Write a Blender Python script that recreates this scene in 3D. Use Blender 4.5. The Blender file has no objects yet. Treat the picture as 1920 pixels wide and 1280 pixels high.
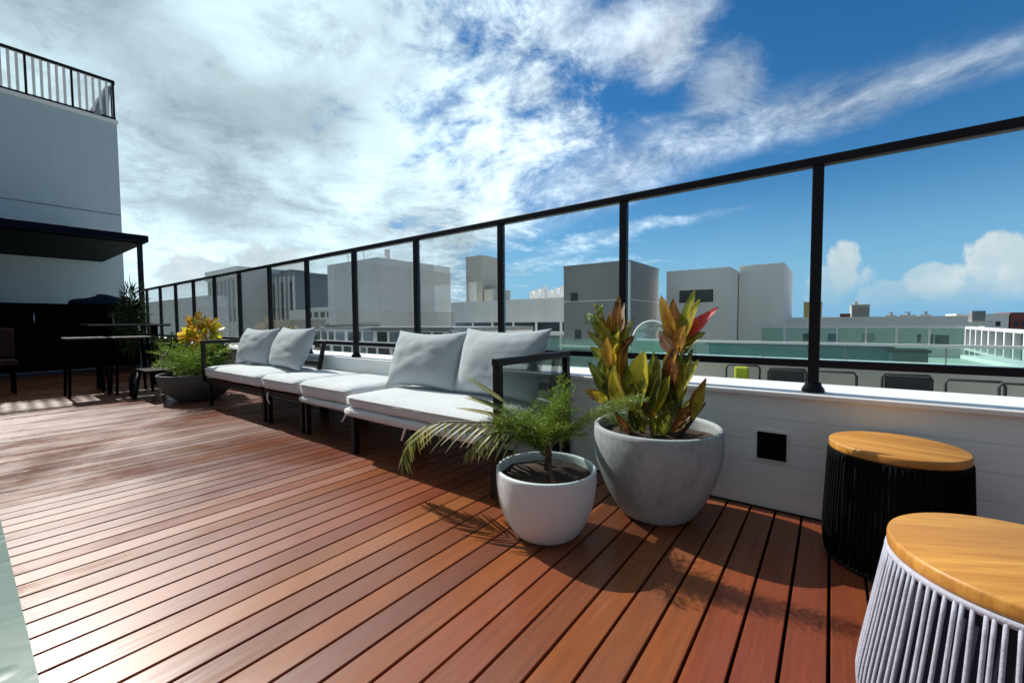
import bpy, bmesh, math, random
from mathutils import Vector, Matrix, noise
random.seed(7)
PI = math.pi
R = math.radians
S = bpy.context.scene
C = S.collection
V = Vector

# ------------------------------------------------------------------ node helpers
class NT:
    def __init__(s, tree): s.t = tree
    def n(s, kind, **kw):
        o = s.t.nodes.new(kind)
        for k, v in kw.items(): setattr(o, k, v)
        return o
    def link(s, a, b): s.t.links.new(a, b)
    def put(s, sock, v):
        if isinstance(v, bpy.types.NodeSocket): s.link(v, sock)
        else: sock.default_value = v
    def m(s, op, a, b=0.0, c=0.0, clamp=False):
        o = s.n('ShaderNodeMath', operation=op, use_clamp=clamp)
        s.put(o.inputs[0], a); s.put(o.inputs[1], b)
        if op in ('MULTIPLY_ADD',): s.put(o.inputs[2], c)
        return o.outputs[0]
    def vm(s, op, a, b=None, scale=None):
        o = s.n('ShaderNodeVectorMath', operation=op)
        s.put(o.inputs[0], a)
        if b is not None: s.put(o.inputs[1], b)
        if scale is not None: s.put(o.inputs['Scale'], scale)
        return o.outputs['Value'] if op in ('DOT_PRODUCT', 'LENGTH', 'DISTANCE') else o.outputs[0]
    def sstep(s, x, a, b):
        o = s.n('ShaderNodeMapRange', interpolation_type='SMOOTHSTEP')
        s.put(o.inputs[0], x); s.put(o.inputs[1], a); s.put(o.inputs[2], b)
        o.inputs[3].default_value = 0; o.inputs[4].default_value = 1
        return o.outputs[0]
    def mr(s, x, a, b, c, d):
        o = s.n('ShaderNodeMapRange')
        s.put(o.inputs[0], x)
        for i, q in enumerate((a, b, c, d)): s.put(o.inputs[i+1], q)
        return o.outputs[0]
    def noise(s, vec, scale, detail=4, rough=.55, dist=0.0, lac=2.0, color=False):
        o = s.n('ShaderNodeTexNoise')
        if vec is not None: s.link(vec, o.inputs['Vector'])
        s.put(o.inputs['Scale'], scale); o.inputs['Detail'].default_value = detail
        o.inputs['Roughness'].default_value = rough; o.inputs['Distortion'].default_value = dist
        o.inputs['Lacunarity'].default_value = lac
        return o.outputs['Color'] if color else o.outputs[0]
    def mixc(s, fac, a, b, blend='MIX'):
        o = s.n('ShaderNodeMix', data_type='RGBA', blend_type=blend)
        s.put(o.inputs[0], fac)
        for i, q in ((6, a), (7, b)):
            if isinstance(q, (tuple, list)): q = tuple(q) + ((1,) if len(q) == 3 else ())
            s.put(o.inputs[i], q)
        return o.outputs[2]
    def ramp(s, fac, stops, interp='LINEAR'):
        o = s.n('ShaderNodeValToRGB'); r = o.color_ramp; r.interpolation = interp
        while len(r.elements) < len(stops): r.elements.new(.5)
        for e, (p, c) in zip(r.elements, stops):
            e.position = p; e.color = tuple(c) + ((1,) if len(c) == 3 else ())
        s.link(fac, o.inputs[0]); return o.outputs[0]

def new_mat(name):
    m = bpy.data.materials.new(name); m.use_nodes = True
    nt = NT(m.node_tree); m.node_tree.nodes.clear()
    out = nt.n('ShaderNodeOutputMaterial'); b = nt.n('ShaderNodeBsdfPrincipled')
    nt.link(b.outputs[0], out.inputs[0])
    return m, nt, b, out

def objco(nt, sc=(1, 1, 1)):
    tc = nt.n('ShaderNodeTexCoord'); mp = nt.n('ShaderNodeMapping')
    nt.link(tc.outputs['Object'], mp.inputs[0]); mp.inputs['Scale'].default_value = sc
    return mp.outputs[0]

def add_bump(nt, b, h, strength=.3, dist=.01):
    bp = nt.n('ShaderNodeBump'); bp.inputs['Strength'].default_value = strength
    bp.inputs['Distance'].default_value = dist
    nt.link(h, bp.inputs['Height']); nt.link(bp.outputs[0], b.inputs['Normal'])

def plain(name, col, rough=.5, var=.12, scale=6, metal=0, bump=.0, bscale=80, stretch=(1, 1, 1), spec=.5, coat=0):
    m, nt, b, _ = new_mat(name)
    co = objco(nt, stretch)
    f = nt.noise(co, scale, 5, .6)
    d = tuple(max(0, c*(1-var)) for c in col); l = tuple(min(1, c*(1+var)) for c in col)
    nt.link(nt.ramp(f, [(.3, d), (.7, l)]), b.inputs['Base Color'])
    nt.link(nt.mr(f, .3, .7, rough*.85, min(1, rough*1.15)), b.inputs['Roughness'])
    b.inputs['Metallic'].default_value = metal
    b.inputs['Specular IOR Level'].default_value = spec
    b.inputs['Coat Weight'].default_value = coat
    if bump: add_bump(nt, b, nt.noise(co, bscale, 4, .6), bump, .004)
    return m

M = {}
M['black'] = plain('black_powder_coat', (.0045, .005, .009), .42, .2, 20, spec=.3)
M['sofa_metal'] = plain('dark_bronze_metal', (.010, .008, .008), .45, .25, 15, spec=.3)
M['plaster'] = plain('white_plaster', (.84, .90, .905), .8, .04, 2.5, bump=.25, bscale=60, stretch=(.6, 1, 7))
M['coping'] = plain('white_coping_paint', (.86, .86, .86), .55, .04, 3, bump=.1, bscale=40)
M['soil'] = plain('dark_soil', (.045, .025, .016), .95, .6, 30, bump=1, bscale=60)
M['bark'] = plain('brown_bark', (.09, .05, .03), .9, .5, 25, bump=1, bscale=60, stretch=(1, 1, .3))
M['pot_white'] = plain('white_glazed_pot', (.70, .765, .78), .42, .04, 5, bump=.06, bscale=30)
M['pot_dark'] = plain('grey_pot', (.085, .095, .10), .6, .2, 8, bump=.2)
M['outlet'] = plain('black_recess', (.003, .003, .004), .7, .2, 20, spec=.1)
M['bld_white'] = plain('white_render_wall', (.93, .92, .89), .85, .03, .35, bump=.1, bscale=3, stretch=(1, 1, .25))
M['bld_grey'] = plain('mid_grey_cladding', (.90, .90, .88), .75, .09, .25, stretch=(1, 1, .2))
M['bld_dark'] = plain('dark_grey_cladding', (.285, .285, .28), .6, .13, .6, stretch=(1, 1, .2))
M['bld_pale'] = plain('pale_grey_wall', (.92, .91, .875), .85, .07, .5, stretch=(1, 1, .25))
M['bld_beige'] = plain('beige_wall', (.55, .53, .47), .85, .08, .5)
M['bld_ochre'] = plain('ochre_wall', (.52, .40, .16), .85, .10, .5)
M['bld_tower'] = plain('blue_grey_tower', (.30, .34, .375), .6, .12, .15, stretch=(1, 1, .2))
M['bld_red'] = plain('red_brown_wall', (.22, .06, .05), .85, .2, .5)
M['window'] = plain('dark_window_glass', (.03, .04, .05), .12, .4, .8)
M['window_pale'] = plain('pale_window_glass', (.16, .21, .24), .15, .3, .8)
M['facade'] = plain('grey_blue_facade', (.54, .63, .67), .75, .03, 1.2, bump=.15, bscale=20, stretch=(1, 6, .6))
M['groove'] = plain('facade_groove', (.20, .235, .255), .8, .1, 5)
M['canopy'] = plain('navy_canopy', (.004, .006, .020), .8, .2, 4, spec=.1)
M['counter'] = plain('black_counter', (.003, .0027, .0027), .7, .3, 6, spec=.06)
M['navy'] = plain('navy_cover_cloth', (.008, .016, .04), .9, .25, 6, bump=.4, bscale=12)
M['table_top'] = plain('pale_table_top', (.20, .165, .16), .7, .15, 8, stretch=(1, 6, 1))
M['redseat'] = plain('dark_red_seat', (.035, .006, .005), .8, .2, 8)
M['steel'] = plain('brushed_steel', (.55, .56, .58), .3, .1, 30, metal=1)
M['terrace'] = plain('grey_green_terrace', (.56, .60, .55), .85, .12, 1.0)
M['roof_green'] = plain('green_grey_roof', (.40, .50, .42), .85, .12, .8)
M['teal'] = plain('teal_screen', (.05, .24, .29), .35, .3, 1.0, stretch=(.3, 1, 6))
M['teal_dark'] = plain('dark_teal_box', (.018, .05, .06), .4, .3, 3)
M['lime'] = plain('lime_cushion', (.45, .52, .04), .8, .15, 9)
M['city'] = plain('city_ground', (.20, .21, .20), .9, .4, .03)
M['tree_leaf'] = plain('tree_foliage', (.05, .085, .03), .7, .5, 3)
M['outdoor_chair'] = plain('black_chair_tube', (.035, .038, .04), .6, .2, 10)
M['rubber'] = plain('black_gap_strip', (.004, .004, .004), .9, .1, 10)
M['tie'] = plain('white_cotton_tie', (.75, .75, .73), .9, .05, 20)

# concrete pot
m, nt, b, _ = new_mat('weathered_concrete'); M['concrete'] = m
co = objco(nt)
f1 = nt.noise(co, 3.2, 7, .65, .4); f2 = nt.noise(co, 38, 5, .7)
f3 = nt.noise(objco(nt, (9, 9, 1.2)), 2.5, 5, .6)
c = nt.ramp(f1, [(.28, (.20, .245, .25)), (.5, (.335, .385, .395)), (.72, (.53, .585, .595))])
c = nt.mixc(nt.mr(f2, .35, .7, 0, .35), c, (.60, .61, .61))
c = nt.mixc(nt.mr(f3, .5, .75, 0, .30), c, (.16, .19, .19))
nt.link(c, b.inputs['Base Color']); b.inputs['Roughness'].default_value = .72
add_bump(nt, b, f2, .35, .004)

# deck wood: every board is an island with a colour of its own
m, nt, b, _ = new_mat('oiled_hardwood_boards'); M['deck'] = m
geo = nt.n('ShaderNodeNewGeometry'); rnd = geo.outputs['Random Per Island']
tc = nt.n('ShaderNodeTexCoord')
off = nt.n('ShaderNodeCombineXYZ'); nt.link(nt.m('MULTIPLY', rnd, 40), off.inputs[1]); nt.link(nt.m('MULTIPLY', rnd, 17), off.inputs[0])
pos = nt.vm('ADD', tc.outputs['Object'], off.outputs[0])
mp = nt.n('ShaderNodeMapping'); nt.link(pos, mp.inputs[0]); mp.inputs['Scale'].default_value = (26, 1.3, 26)
g1 = nt.noise(mp.outputs[0], 1.6, 7, .62, .7)
mp2 = nt.n('ShaderNodeMapping'); nt.link(pos, mp2.inputs[0]); mp2.inputs['Scale'].default_value = (160, 5, 160)
g2 = nt.noise(mp2.outputs[0], 1.2, 4, .6)
big = nt.noise(tc.outputs['Object'], .8, 5, .6, .5)
base = nt.ramp(rnd, [(0, (.26, .062, .022)), (.2, (.195, .042, .018)), (.38, (.31, .094, .027)), (.55, (.185, .058, .030)), (.72, (.31, .084, .031)), (.88, (.21, .068, .032)), (1, (.35, .116, .034))])
c = nt.mixc(nt.mr(g1, .35, .72, 0, .55), base, (.10, .026, .013))
c = nt.mixc(nt.mr(g2, .5, .75, 0, .22), c, (.34, .13, .06))
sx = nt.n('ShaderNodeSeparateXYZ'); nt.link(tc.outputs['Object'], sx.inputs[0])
# glare on the far deck painted in as greyer board colour
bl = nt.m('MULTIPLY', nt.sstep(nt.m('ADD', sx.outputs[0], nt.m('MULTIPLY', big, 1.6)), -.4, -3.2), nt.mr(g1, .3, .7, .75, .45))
bl = nt.m('MULTIPLY', bl, nt.m('MULTIPLY', nt.sstep(sx.outputs[0], -8.6, -7.4), nt.mr(nt.m('FRACT', nt.m('MULTIPLY', rnd, 7.3)), 0, 1, .55, 1.0)))  # painted grey stops where the building's shade begins, keeping that end dark
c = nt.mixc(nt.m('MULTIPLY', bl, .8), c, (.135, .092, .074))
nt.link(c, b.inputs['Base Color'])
nt.link(nt.m('ADD', nt.mr(g1, .3, .7, .22, .35), nt.m('ADD', nt.mr(big, .38, .62, -.09, .10), nt.mr(nt.m('FRACT', nt.m('MULTIPLY', rnd, 13.7)), 0, 1, -.05, .07))), b.inputs['Roughness'])
b.inputs['Specular IOR Level'].default_value = .62
add_bump(nt, b, nt.m('ADD', nt.m('MULTIPLY', g1, .6), nt.m('MULTIPLY', g2, .4)), .22, .004)

# teak stool top
m, nt, b, _ = new_mat('honey_teak'); M['teak'] = m
mpv = objco(nt, (3.0, 34, 10)); g = nt.noise(mpv, 1.1, 6, .6, .8)
pl = nt.noise(objco(nt, (.3, 9, 1)), 1.6, 1, .4)
c = nt.ramp(g, [(.25, (.40, .165, .030)), (.5, (.60, .285, .055)), (.75, (.72, .375, .085))])
c = nt.mixc(nt.mr(pl, .42, .58, 0, .65), c, (.44, .185, .034)); fg = nt.noise(objco(nt, (5, 190, 30)), 1.0, 4, .6); c = nt.mixc(nt.mr(fg, .45, .7, 0, .45), c, (.33, .13, .022))
nt.link(c, b.inputs['Base Color']); b.inputs['Roughness'].default_value = .45
add_bump(nt, b, g, .12, .002)

# upholstery
def fabric(name, col, wr=.25):
    m, nt, b, _ = new_mat(name)
    co = objco(nt)
    w1 = nt.n('ShaderNodeTexWave', wave_type='BANDS', bands_direction='X'); w1.inputs['Scale'].default_value = 160
    w2 = nt.n('ShaderNodeTexWave', wave_type='BANDS', bands_direction='DIAGONAL'); w2.inputs['Scale'].default_value = 160
    nt.link(co, w1.inputs[0]); nt.link(co, w2.inputs[0])
    f = nt.noise(co, 5, 5, .6, .6); f2 = nt.noise(co, 90, 3, .6)
    nt.link(nt.mixc(nt.mr(f2, .35, .7, 0, .5), nt.ramp(f, [(.3, tuple(q*.9 for q in col)), (.7, col)]), tuple(q*.86 for q in col)), b.inputs['Base Color'])
    b.inputs['Roughness'].default_value = .92; b.inputs['Specular IOR Level'].default_value = .25
    b.inputs['Sheen Weight'].default_value = .15
    h = nt.m('ADD', nt.m('MULTIPLY', f, 1.0), nt.m('MULTIPLY', nt.m('ADD', w1.outputs[1], w2.outputs[1]), .03))
    add_bump(nt, b, h, wr, .02)
    return m
M['seat_fab'] = fabric('off_white_seat_fabric', (.72, .755, .77), .35)
M['pillow_fab'] = fabric('light_grey_pillow_fabric', (.475, .54, .57), .35)
M['rope_lilac'] = plain('lilac_grey_rope', (.44, .45, .54), .8, .15, 60, bump=.35, bscale=260)
M['rope_black'] = plain('black_rope', (.003, .0035, .0035), .9, .3, 60, spec=.12, bump=.6, bscale=260)
M['drum_navy'] = plain('navy_inner_drum', (.010, .010, .028), .7, .2, 10)
M['drum_black'] = plain('black_inner_drum', (.004, .004, .004), .7, .2, 10)

# panes
def pane(name, tint, gloss=1.0, rough=0.0, body=0.0, bodycol=(.5, .6, .58)):
    m = bpy.data.materials.new(name); m.use_nodes = True; nt = NT(m.node_tree); m.node_tree.nodes.clear()
    out = nt.n('ShaderNodeOutputMaterial'); tr = nt.n('ShaderNodeBsdfTransparent'); gl = nt.n('ShaderNodeBsdfGlossy')
    tr.inputs[0].default_value = tint + (1,); gl.inputs['Roughness'].default_value = rough
    fr = nt.n('ShaderNodeFresnel'); fr.inputs[0].default_value = 1.45
    mx = nt.n('ShaderNodeMixShader'); nt.link(nt.m('MULTIPLY', fr.outputs[0], gloss, clamp=True), mx.inputs[0])
    src = tr.outputs[0]
    if body:
        df = nt.n('ShaderNodeBsdfDiffuse'); df.inputs[0].default_value = bodycol + (1,)
        m2 = nt.n('ShaderNodeMixShader')
        co = objco(nt); f = nt.noise(co, 1.5, 4, .6)
        nt.link(nt.mr(f, .3, .7, body*.7, min(1, body*1.25)), m2.inputs[0])
        nt.link(src, m2.inputs[1]); nt.link(df.outputs[0], m2.inputs[2]); src = m2.outputs[0]
    nt.link(src, mx.inputs[1]); nt.link(gl.outputs[0], mx.inputs[2]); nt.link(mx.outputs[0], out.inputs[0])
    return m
M['glass'] = pane('clear_balustrade_glass', (.975, .99, .99), .35)
M['glass_green'] = pane('green_balustrade_glass', (.78, .93, .88), .4, 0, .13, (.55, .78, .70))
M['glass_smoke'] = pane('smoked_arm_glass', (.72, .77, .76), .6, .0)
M['glass_dome'] = pane('pale_dome_glass', (.80, .93, .88), .8, .05, .45, (.55, .68, .63))

# frosted green table glass with drops
m, nt, b, _ = new_mat('wet_green_glass'); M['wet_glass'] = m
co = objco(nt); f = nt.noise(co, 4, 4, .6, .5); v = nt.n('ShaderNodeTexVoronoi'); v.inputs['Scale'].default_value = 22; nt.link(co, v.inputs[0])
nt.link(nt.ramp(f, [(.3, (.075, .145, .12)), (.7, (.11, .19, .155))]), b.inputs['Base Color'])
b.inputs['Roughness'].default_value = .3; b.inputs['Specular IOR Level'].default_value = .12
add_bump(nt, b, nt.m('ADD', nt.m('MULTIPLY', nt.sstep(v.outputs[0], .35, .05), .25), f), .3, .006)

# leaves
def leafmat(name, c1, c2, c3, scale=14, trans=.35, rough=.45):
    m = bpy.data.materials.new(name); m.use_nodes = True; nt = NT(m.node_tree); m.node_tree.nodes.clear()
    out = nt.n('ShaderNodeOutputMaterial'); b = nt.n('ShaderNodeBsdfPrincipled'); tl = nt.n('ShaderNodeBsdfTranslucent')
    geo = nt.n('ShaderNodeNewGeometry')
    co = objco(nt); f = nt.noise(co, scale, 4, .65, .8)
    f = nt.m('ADD', f, nt.m('MULTIPLY', nt.m('SUBTRACT', geo.outputs['Random Per Island'], .5), .45))
    c = nt.ramp(f, [(.3, c1), (.5, c2), (.72, c3)])
    at = nt.n('ShaderNodeAttribute', attribute_name='mid'); md = at.outputs['Fac']
    vein = nt.m('MULTIPLY', nt.sstep(md, .84, .97), .6)
    c = nt.mixc(vein, c, tuple(min(1, q*1.25+.03) for q in c3))
    c = nt.mixc(nt.m('MULTIPLY', nt.m('MULTIPLY', nt.sstep(md, .22, .02), nt.sstep(md, -.01, .004)), .45), c, tuple(q*.5 for q in c2))
    nt.link(c, b.inputs['Base Color']); b.inputs['Roughness'].default_value = rough
    nt.link(c, tl.inputs[0])
    mx = nt.n('ShaderNodeMixShader'); mx.inputs[0].default_value = trans
    nt.link(b.outputs[0], mx.inputs[1]); nt.link(tl.outputs[0], mx.inputs[2]); nt.link(mx.outputs[0], out.inputs[0])
    return m
M['lf_yellow'] = leafmat('yellow_croton_leaf', (.26, .30, .03), (.72, .58, .04), (.85, .70, .06), 14, .5)
M['lf_orange'] = leafmat('orange_croton_leaf', (.36, .17, .02), (.68, .36, .045), (.80, .54, .09), 14, .5)
M['lf_red'] = leafmat('red_croton_leaf', (.40, .025, .03), (.72, .06, .07), (.75, .12, .09), 14, .5)
M['lf_maroon'] = leafmat('maroon_croton_leaf', (.13, .045, .015), (.28, .11, .025), (.42, .22, .045), 14, .45)
M['lf_olive'] = leafmat('olive_croton_leaf', (.08, .11, .02), (.27, .29, .035), (.62, .56, .07), 14, .45)
M['lf_dark'] = leafmat('dark_croton_leaf', (.04, .06, .018), (.12, .13, .03), (.30, .27, .06), 14, .4)
M['lf_rose'] = leafmat('pale_pink_leaf', (.45, .25, .16), (.58, .40, .28), (.66, .52, .40))
M['fern'] = leafmat('feathery_fern', (.10, .19, .025), (.24, .38, .045), (.42, .55, .08), 9, .4)
M['fern_pale'] = leafmat('pale_feathery_fern', (.15, .25, .04), (.25, .36, .06), (.36, .46, .10), 9, .4)
M['palm'] = leafmat('palm_leaflet', (.055, .075, .018), (.16, .19, .04), (.42, .38, .14), 7, .3)
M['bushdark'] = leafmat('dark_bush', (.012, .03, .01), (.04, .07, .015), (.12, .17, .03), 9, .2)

# ------------------------------------------------------------------ mesh helpers
class MB:
    def __init__(s): s.b = bmesh.new(); s.mi = 0
    def face(s, pts):
        vs = [s.b.verts.new(p) for p in pts]
        f = s.b.faces.new(vs); f.material_index = s.mi; return f
    def box(s, a, c, rot=None, piv=None, bev=0):
        x0, y0, z0 = (min(a[i], c[i]) for i in range(3)); x1, y1, z1 = (max(a[i], c[i]) for i in range(3))
        vs = [s.b.verts.new((x, y, z)) for z in (z0, z1) for y in (y0, y1) for x in (x0, x1)]
        fs = []
        for q in ((0, 2, 3, 1), (4, 5, 7, 6), (0, 1, 5, 4), (2, 6, 7, 3), (0, 4, 6, 2), (1, 3, 7, 5)):
            f = s.b.faces.new([vs[i] for i in q]); f.material_index = s.mi; fs.append(f)
        if bev:
            es = list({e for f in fs for e in f.edges})
            r = bmesh.ops.bevel(s.b, geom=es, offset=bev, segments=2, affect='EDGES', profile=.5)
            vs = list({v for f in r['faces'] for v in f.verts} | {v for v in vs if v.is_valid})
            for f in r['faces']: f.material_index = s.mi
        if rot:
            bmesh.ops.transform(s.b, matrix=Matrix.Translation(V(piv)) @ rot @ Matrix.Translation(-V(piv)), verts=vs)
        return s
    def bar(s, p, q, w, h=None, bev=0):
        """square tube from p to q"""
        p, q = V(p), V(q); d = q-p; L = d.length; h = h or w
        z = d.normalized(); up = V((0, 0, 1)) if abs(z.z) < .95 else V((1, 0, 0))
        x = up.cross(z).normalized(); y = z.cross(x)
        mt = Matrix((x, y, z)).transposed().to_4x4(); mt.translation = p
        n0 = len(s.b.verts)
        s.b.verts.ensure_lookup_table()
        before = set(s.b.verts)
        s.box((-w/2, -h/2, 0), (w/2, h/2, L), bev=bev)
        bmesh.ops.transform(s.b, matrix=mt, verts=[v for v in s.b.verts if v not in before])
        return s
    def tube(s, pts, r, n=8, cap=True, r1=None):
        pts = [V(p) for p in pts]; N = len(pts); rings = []
        prev = None
        for i, p in enumerate(pts):
            d = (pts[min(i+1, N-1)]-pts[max(i-1, 0)]).normalized()
            if prev is None:
                a = V((0, 0, 1)) if abs(d.z) < .9 else V((1, 0, 0)); x = a.cross(d).normalized()
            else:
                x = (prev - d*prev.dot(d)).normalized()
            prev = x; y = d.cross(x)
            rr = r if r1 is None else r+(r1-r)*i/(N-1)
            rings.append([s.b.verts.new(p+(x*math.cos(2*PI*k/n)+y*math.sin(2*PI*k/n))*rr) for k in range(n)])
        for i in range(N-1):
            for k in range(n):
                f = s.b.faces.new((rings[i][k], rings[i][(k+1) % n], rings[i+1][(k+1) % n], rings[i+1][k])); f.material_index = s.mi; f.smooth = True
        if cap:
            s.b.faces.new(rings[0][::-1]).material_index = s.mi; s.b.faces.new(rings[-1]).material_index = s.mi
        return s
    def lathe(s, prof, n=64, c=(0, 0), cap0=False, cap1=False):
        rings = [[s.b.verts.new((c[0]+r*math.cos(2*PI*k/n), c[1]+r*math.sin(2*PI*k/n), z)) for k in range(n)] for r, z in prof]
        for i in range(len(prof)-1):
            for k in range(n):
                f = s.b.faces.new((rings[i][k], rings[i][(k+1) % n], rings[i+1][(k+1) % n], rings[i+1][k])); f.material_index = s.mi; f.smooth = True
        if cap0: s.b.faces.new(rings[0][::-1]).material_index = s.mi
        if cap1: s.b.faces.new(rings[-1]).material_index = s.mi
        return s
    def prism(s, poly, h0, h1):
        """poly in xy, extruded in z"""
        lo = [s.b.verts.new((x, y, h0)) for x, y in poly]; hi = [s.b.verts.new((x, y, h1)) for x, y in poly]
        s.b.faces.new(lo[::-1]); s.b.faces.new(hi); n = len(poly)
        for i in range(n): s.b.faces.new((lo[i], lo[(i+1) % n], hi[(i+1) % n], hi[i]))
        return s
    def build(s, name, mat, parent=None, recalc=True, loc=None, smooth=False):
        me = bpy.data.meshes.new(name)
        if recalc: bmesh.ops.recalc_face_normals(s.b, faces=s.b.faces[:])
        if smooth:
            for f in s.b.faces: f.smooth = True
        s.b.to_mesh(me); s.b.free()
        for q in (mat if isinstance(mat, (list, tuple)) else [mat]): me.materials.append(q)
        o = bpy.data.objects.new(name, me); C.objects.link(o)
        if parent:
            o.parent = parent
            o.matrix_parent_inverse = Matrix.Identity(4)
            w = parent_loc(parent)
            me.transform(Matrix.Translation(-w))
        return o

LOC = {}
def parent_loc(p):
    v = V((0, 0, 0))
    while p: v = v + V(p.location); p = p.parent
    return v
def tag(o, label=None, cat=None, group=None, kind=None):
    if label: o['label'] = label
    if cat: o['category'] = cat
    if group: o['group'] = group
    if kind: o['kind'] = kind
    return o
def thing(name, label, cat, loc, group=None):
    o = bpy.data.objects.new(name, None); C.objects.link(o); o.location = loc
    o.empty_display_size = .1
    return tag(o, label, cat, group)
def copy_tree(o, parent=None):
    c = o.copy(); C.objects.link(c); c.parent = parent
    for ch in [q for q in bpy.data.objects if q.parent == o]: copy_tree(ch, c)
    return c

# ------------------------------------------------------------------ camera (calibrated on the deck boards, wall and rails)
cam = bpy.data.cameras.new('camera'); co_ = bpy.data.objects.new('camera', cam); C.objects.link(co_)
F, YAW, PITCH, ROLL = 790.82, R(37.1087), R(-2.5751), R(-.38975)
cam.sensor_width = 36; cam.sensor_fit = 'HORIZONTAL'; cam.lens = F/1920*36; cam.clip_start = .02; cam.clip_end = 3000
fw = V((-math.sin(YAW)*math.cos(PITCH), math.cos(YAW)*math.cos(PITCH), math.sin(PITCH))); rt = V((math.cos(YAW), math.sin(YAW), 0)); up = rt.cross(fw)
c_, s_ = math.cos(ROLL), math.sin(ROLL)
rt2 = rt*c_ + up*s_; up2 = -rt*s_ + up*c_
mw = Matrix((rt2, up2, -fw)).transposed().to_4x4(); mw.translation = (0, 0, .95)
co_.matrix_world = mw
S.camera = co_

# ------------------------------------------------------------------ light
SUN_EL, SUN_OFF = R(42), R(2.6)          # the sun stands over the far end of the wall, a hair behind it
sd = V((-math.cos(SUN_EL)*math.cos(SUN_OFF), math.cos(SUN_EL)*math.sin(SUN_OFF), math.sin(SUN_EL)))
sl = bpy.data.lights.new('sun', 'SUN'); sl.energy = 5.0; sl.angle = R(.53); sl.color = (1, .955, .88)
so = bpy.data.objects.new('sun', sl); C.objects.link(so); so.rotation_euler = sd.to_track_quat('Z', 'Y').to_euler()
so.location = sd*30

w = bpy.data.worlds.new('World'); S.world = w; w.use_nodes = True; w.node_tree.nodes.clear(); nt = NT(w.node_tree)
out = nt.n('ShaderNodeOutputWorld')
sky = nt.n('ShaderNodeTexSky', sky_type='NISHITA'); sky.sun_disc = False; sky.sun_elevation = SUN_EL
sky.sun_rotation = math.atan2(sd.x, sd.y); sky.air_density = 1.0; sky.dust_density = .0; sky.ozone_density = 2.5
D = nt.n('ShaderNodeTexCoord').outputs['Generated']; D = nt.vm('NORMALIZE', D)
sep = nt.n('ShaderNodeSeparateXYZ'); nt.link(D, sep.inputs[0]); z = sep.outputs[2]
zc = nt.m('MAXIMUM', z, 0.0)
k = nt.m('DIVIDE', 1.0, nt.m('ADD', zc, .16))
P = nt.vm('SCALE', D, scale=k)                                   # flat cloud layer seen in perspective
pf = nt.n('ShaderNodeMapping'); nt.link(P, pf.inputs[0]); pf.inputs['Scale'].default_value = (1, 1, .0); pf.inputs['Location'].default_value = (3.1, 1.7, 0)
P = pf.outputs[0]
side = nt.vm('DOT_PRODUCT', D, (.797, .603, 0))                  # from the sun side (-) to the open sea side (+)
wrp = nt.noise(P, 1.1, 3, .5, color=True)
P2 = nt.vm('ADD', P, nt.vm('SCALE', nt.vm('SUBTRACT', wrp, (.5, .5, .5)), scale=.6))
n1 = nt.noise(P2, 1.45, 10, .60, .0)
n2 = nt.noise(P2, 4.6, 12, .70, .0)
n4 = nt.noise(nt.vm('ADD', D, nt.vm('SCALE', nt.vm('SUBTRACT', wrp, (.5, .5, .5)), scale=.12)), 13, 10, .66, .0)
n3 = nt.noise(P, .75, 3, .5, .3)
nn = nt.m('ADD', nt.m('ADD', nt.m('MULTIPLY', n1, .58), nt.m('MULTIPLY', n2, .26)), nt.m('MULTIPLY', n4, .16))
th = nt.m('ADD', nt.mr(side, -.40, .20, .26, .53), nt.mr(side, .20, .75, 0, .12))
th = nt.m('ADD', th, nt.m('MULTIPLY', nt.m('MULTIPLY', nt.sstep(z, .22, .02), nt.sstep(side, -.55, -.15)), .06))
cl = nt.sstep(nn, th, nt.m('ADD', th, .14))
# long cirrus bank, from over the roof line up to the right
def band(d1, d2, width, lo, hi, noise_amt=.5, gain=1.0, nz=None):
    d1, d2 = V(d1).normalized(), V(d2).normalized(); nrm = d1.cross(d2).normalized(); al = nrm.cross(d1).normalized()
    dist = nt.m('ABSOLUTE', nt.m('ADD', nt.vm('DOT_PRODUCT', D, tuple(nrm)), nt.m('MULTIPLY', nt.m('SUBTRACT', n1, .5), .16)))
    t = nt.vm('DOT_PRODUCT', D, tuple(al))
    wd = nt.mr(t, lo, hi, width, width*.35)
    g = nt.sstep(nt.m('DIVIDE', dist, wd), 1.0, .0)
    e = nt.m('MULTIPLY', nt.sstep(t, lo-.15, lo+.05), nt.sstep(t, hi+.05, hi-.25))
    tex = nt.m('MULTIPLY', nt.mr(n2, .35, .62, 1-noise_amt, 1.0), nt.mr(n4, .35, .62, .7, 1.0))
    return nt.m('MULTIPLY', nt.m('MULTIPLY', nt.m('MULTIPLY', g, e), tex), gain)
def union(a, b): return nt.m('SUBTRACT', 1.0, nt.m('MULTIPLY', nt.m('SUBTRACT', 1.0, a, clamp=True), nt.m('SUBTRACT', 1.0, b, clamp=True)))
cl = union(cl, band((-.60, .755, .262), (.115, .915, .380), .125, -.15, .90, .62, .85))
cl = union(cl, band((-.38, .905, .19), (-.13, .965, .23), .030, -.12, .26, .7, .65))
cl = union(cl, band((-.50, .855, .135), (-.20, .972, .12), .022, -.15, .30, .8, .55))
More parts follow.
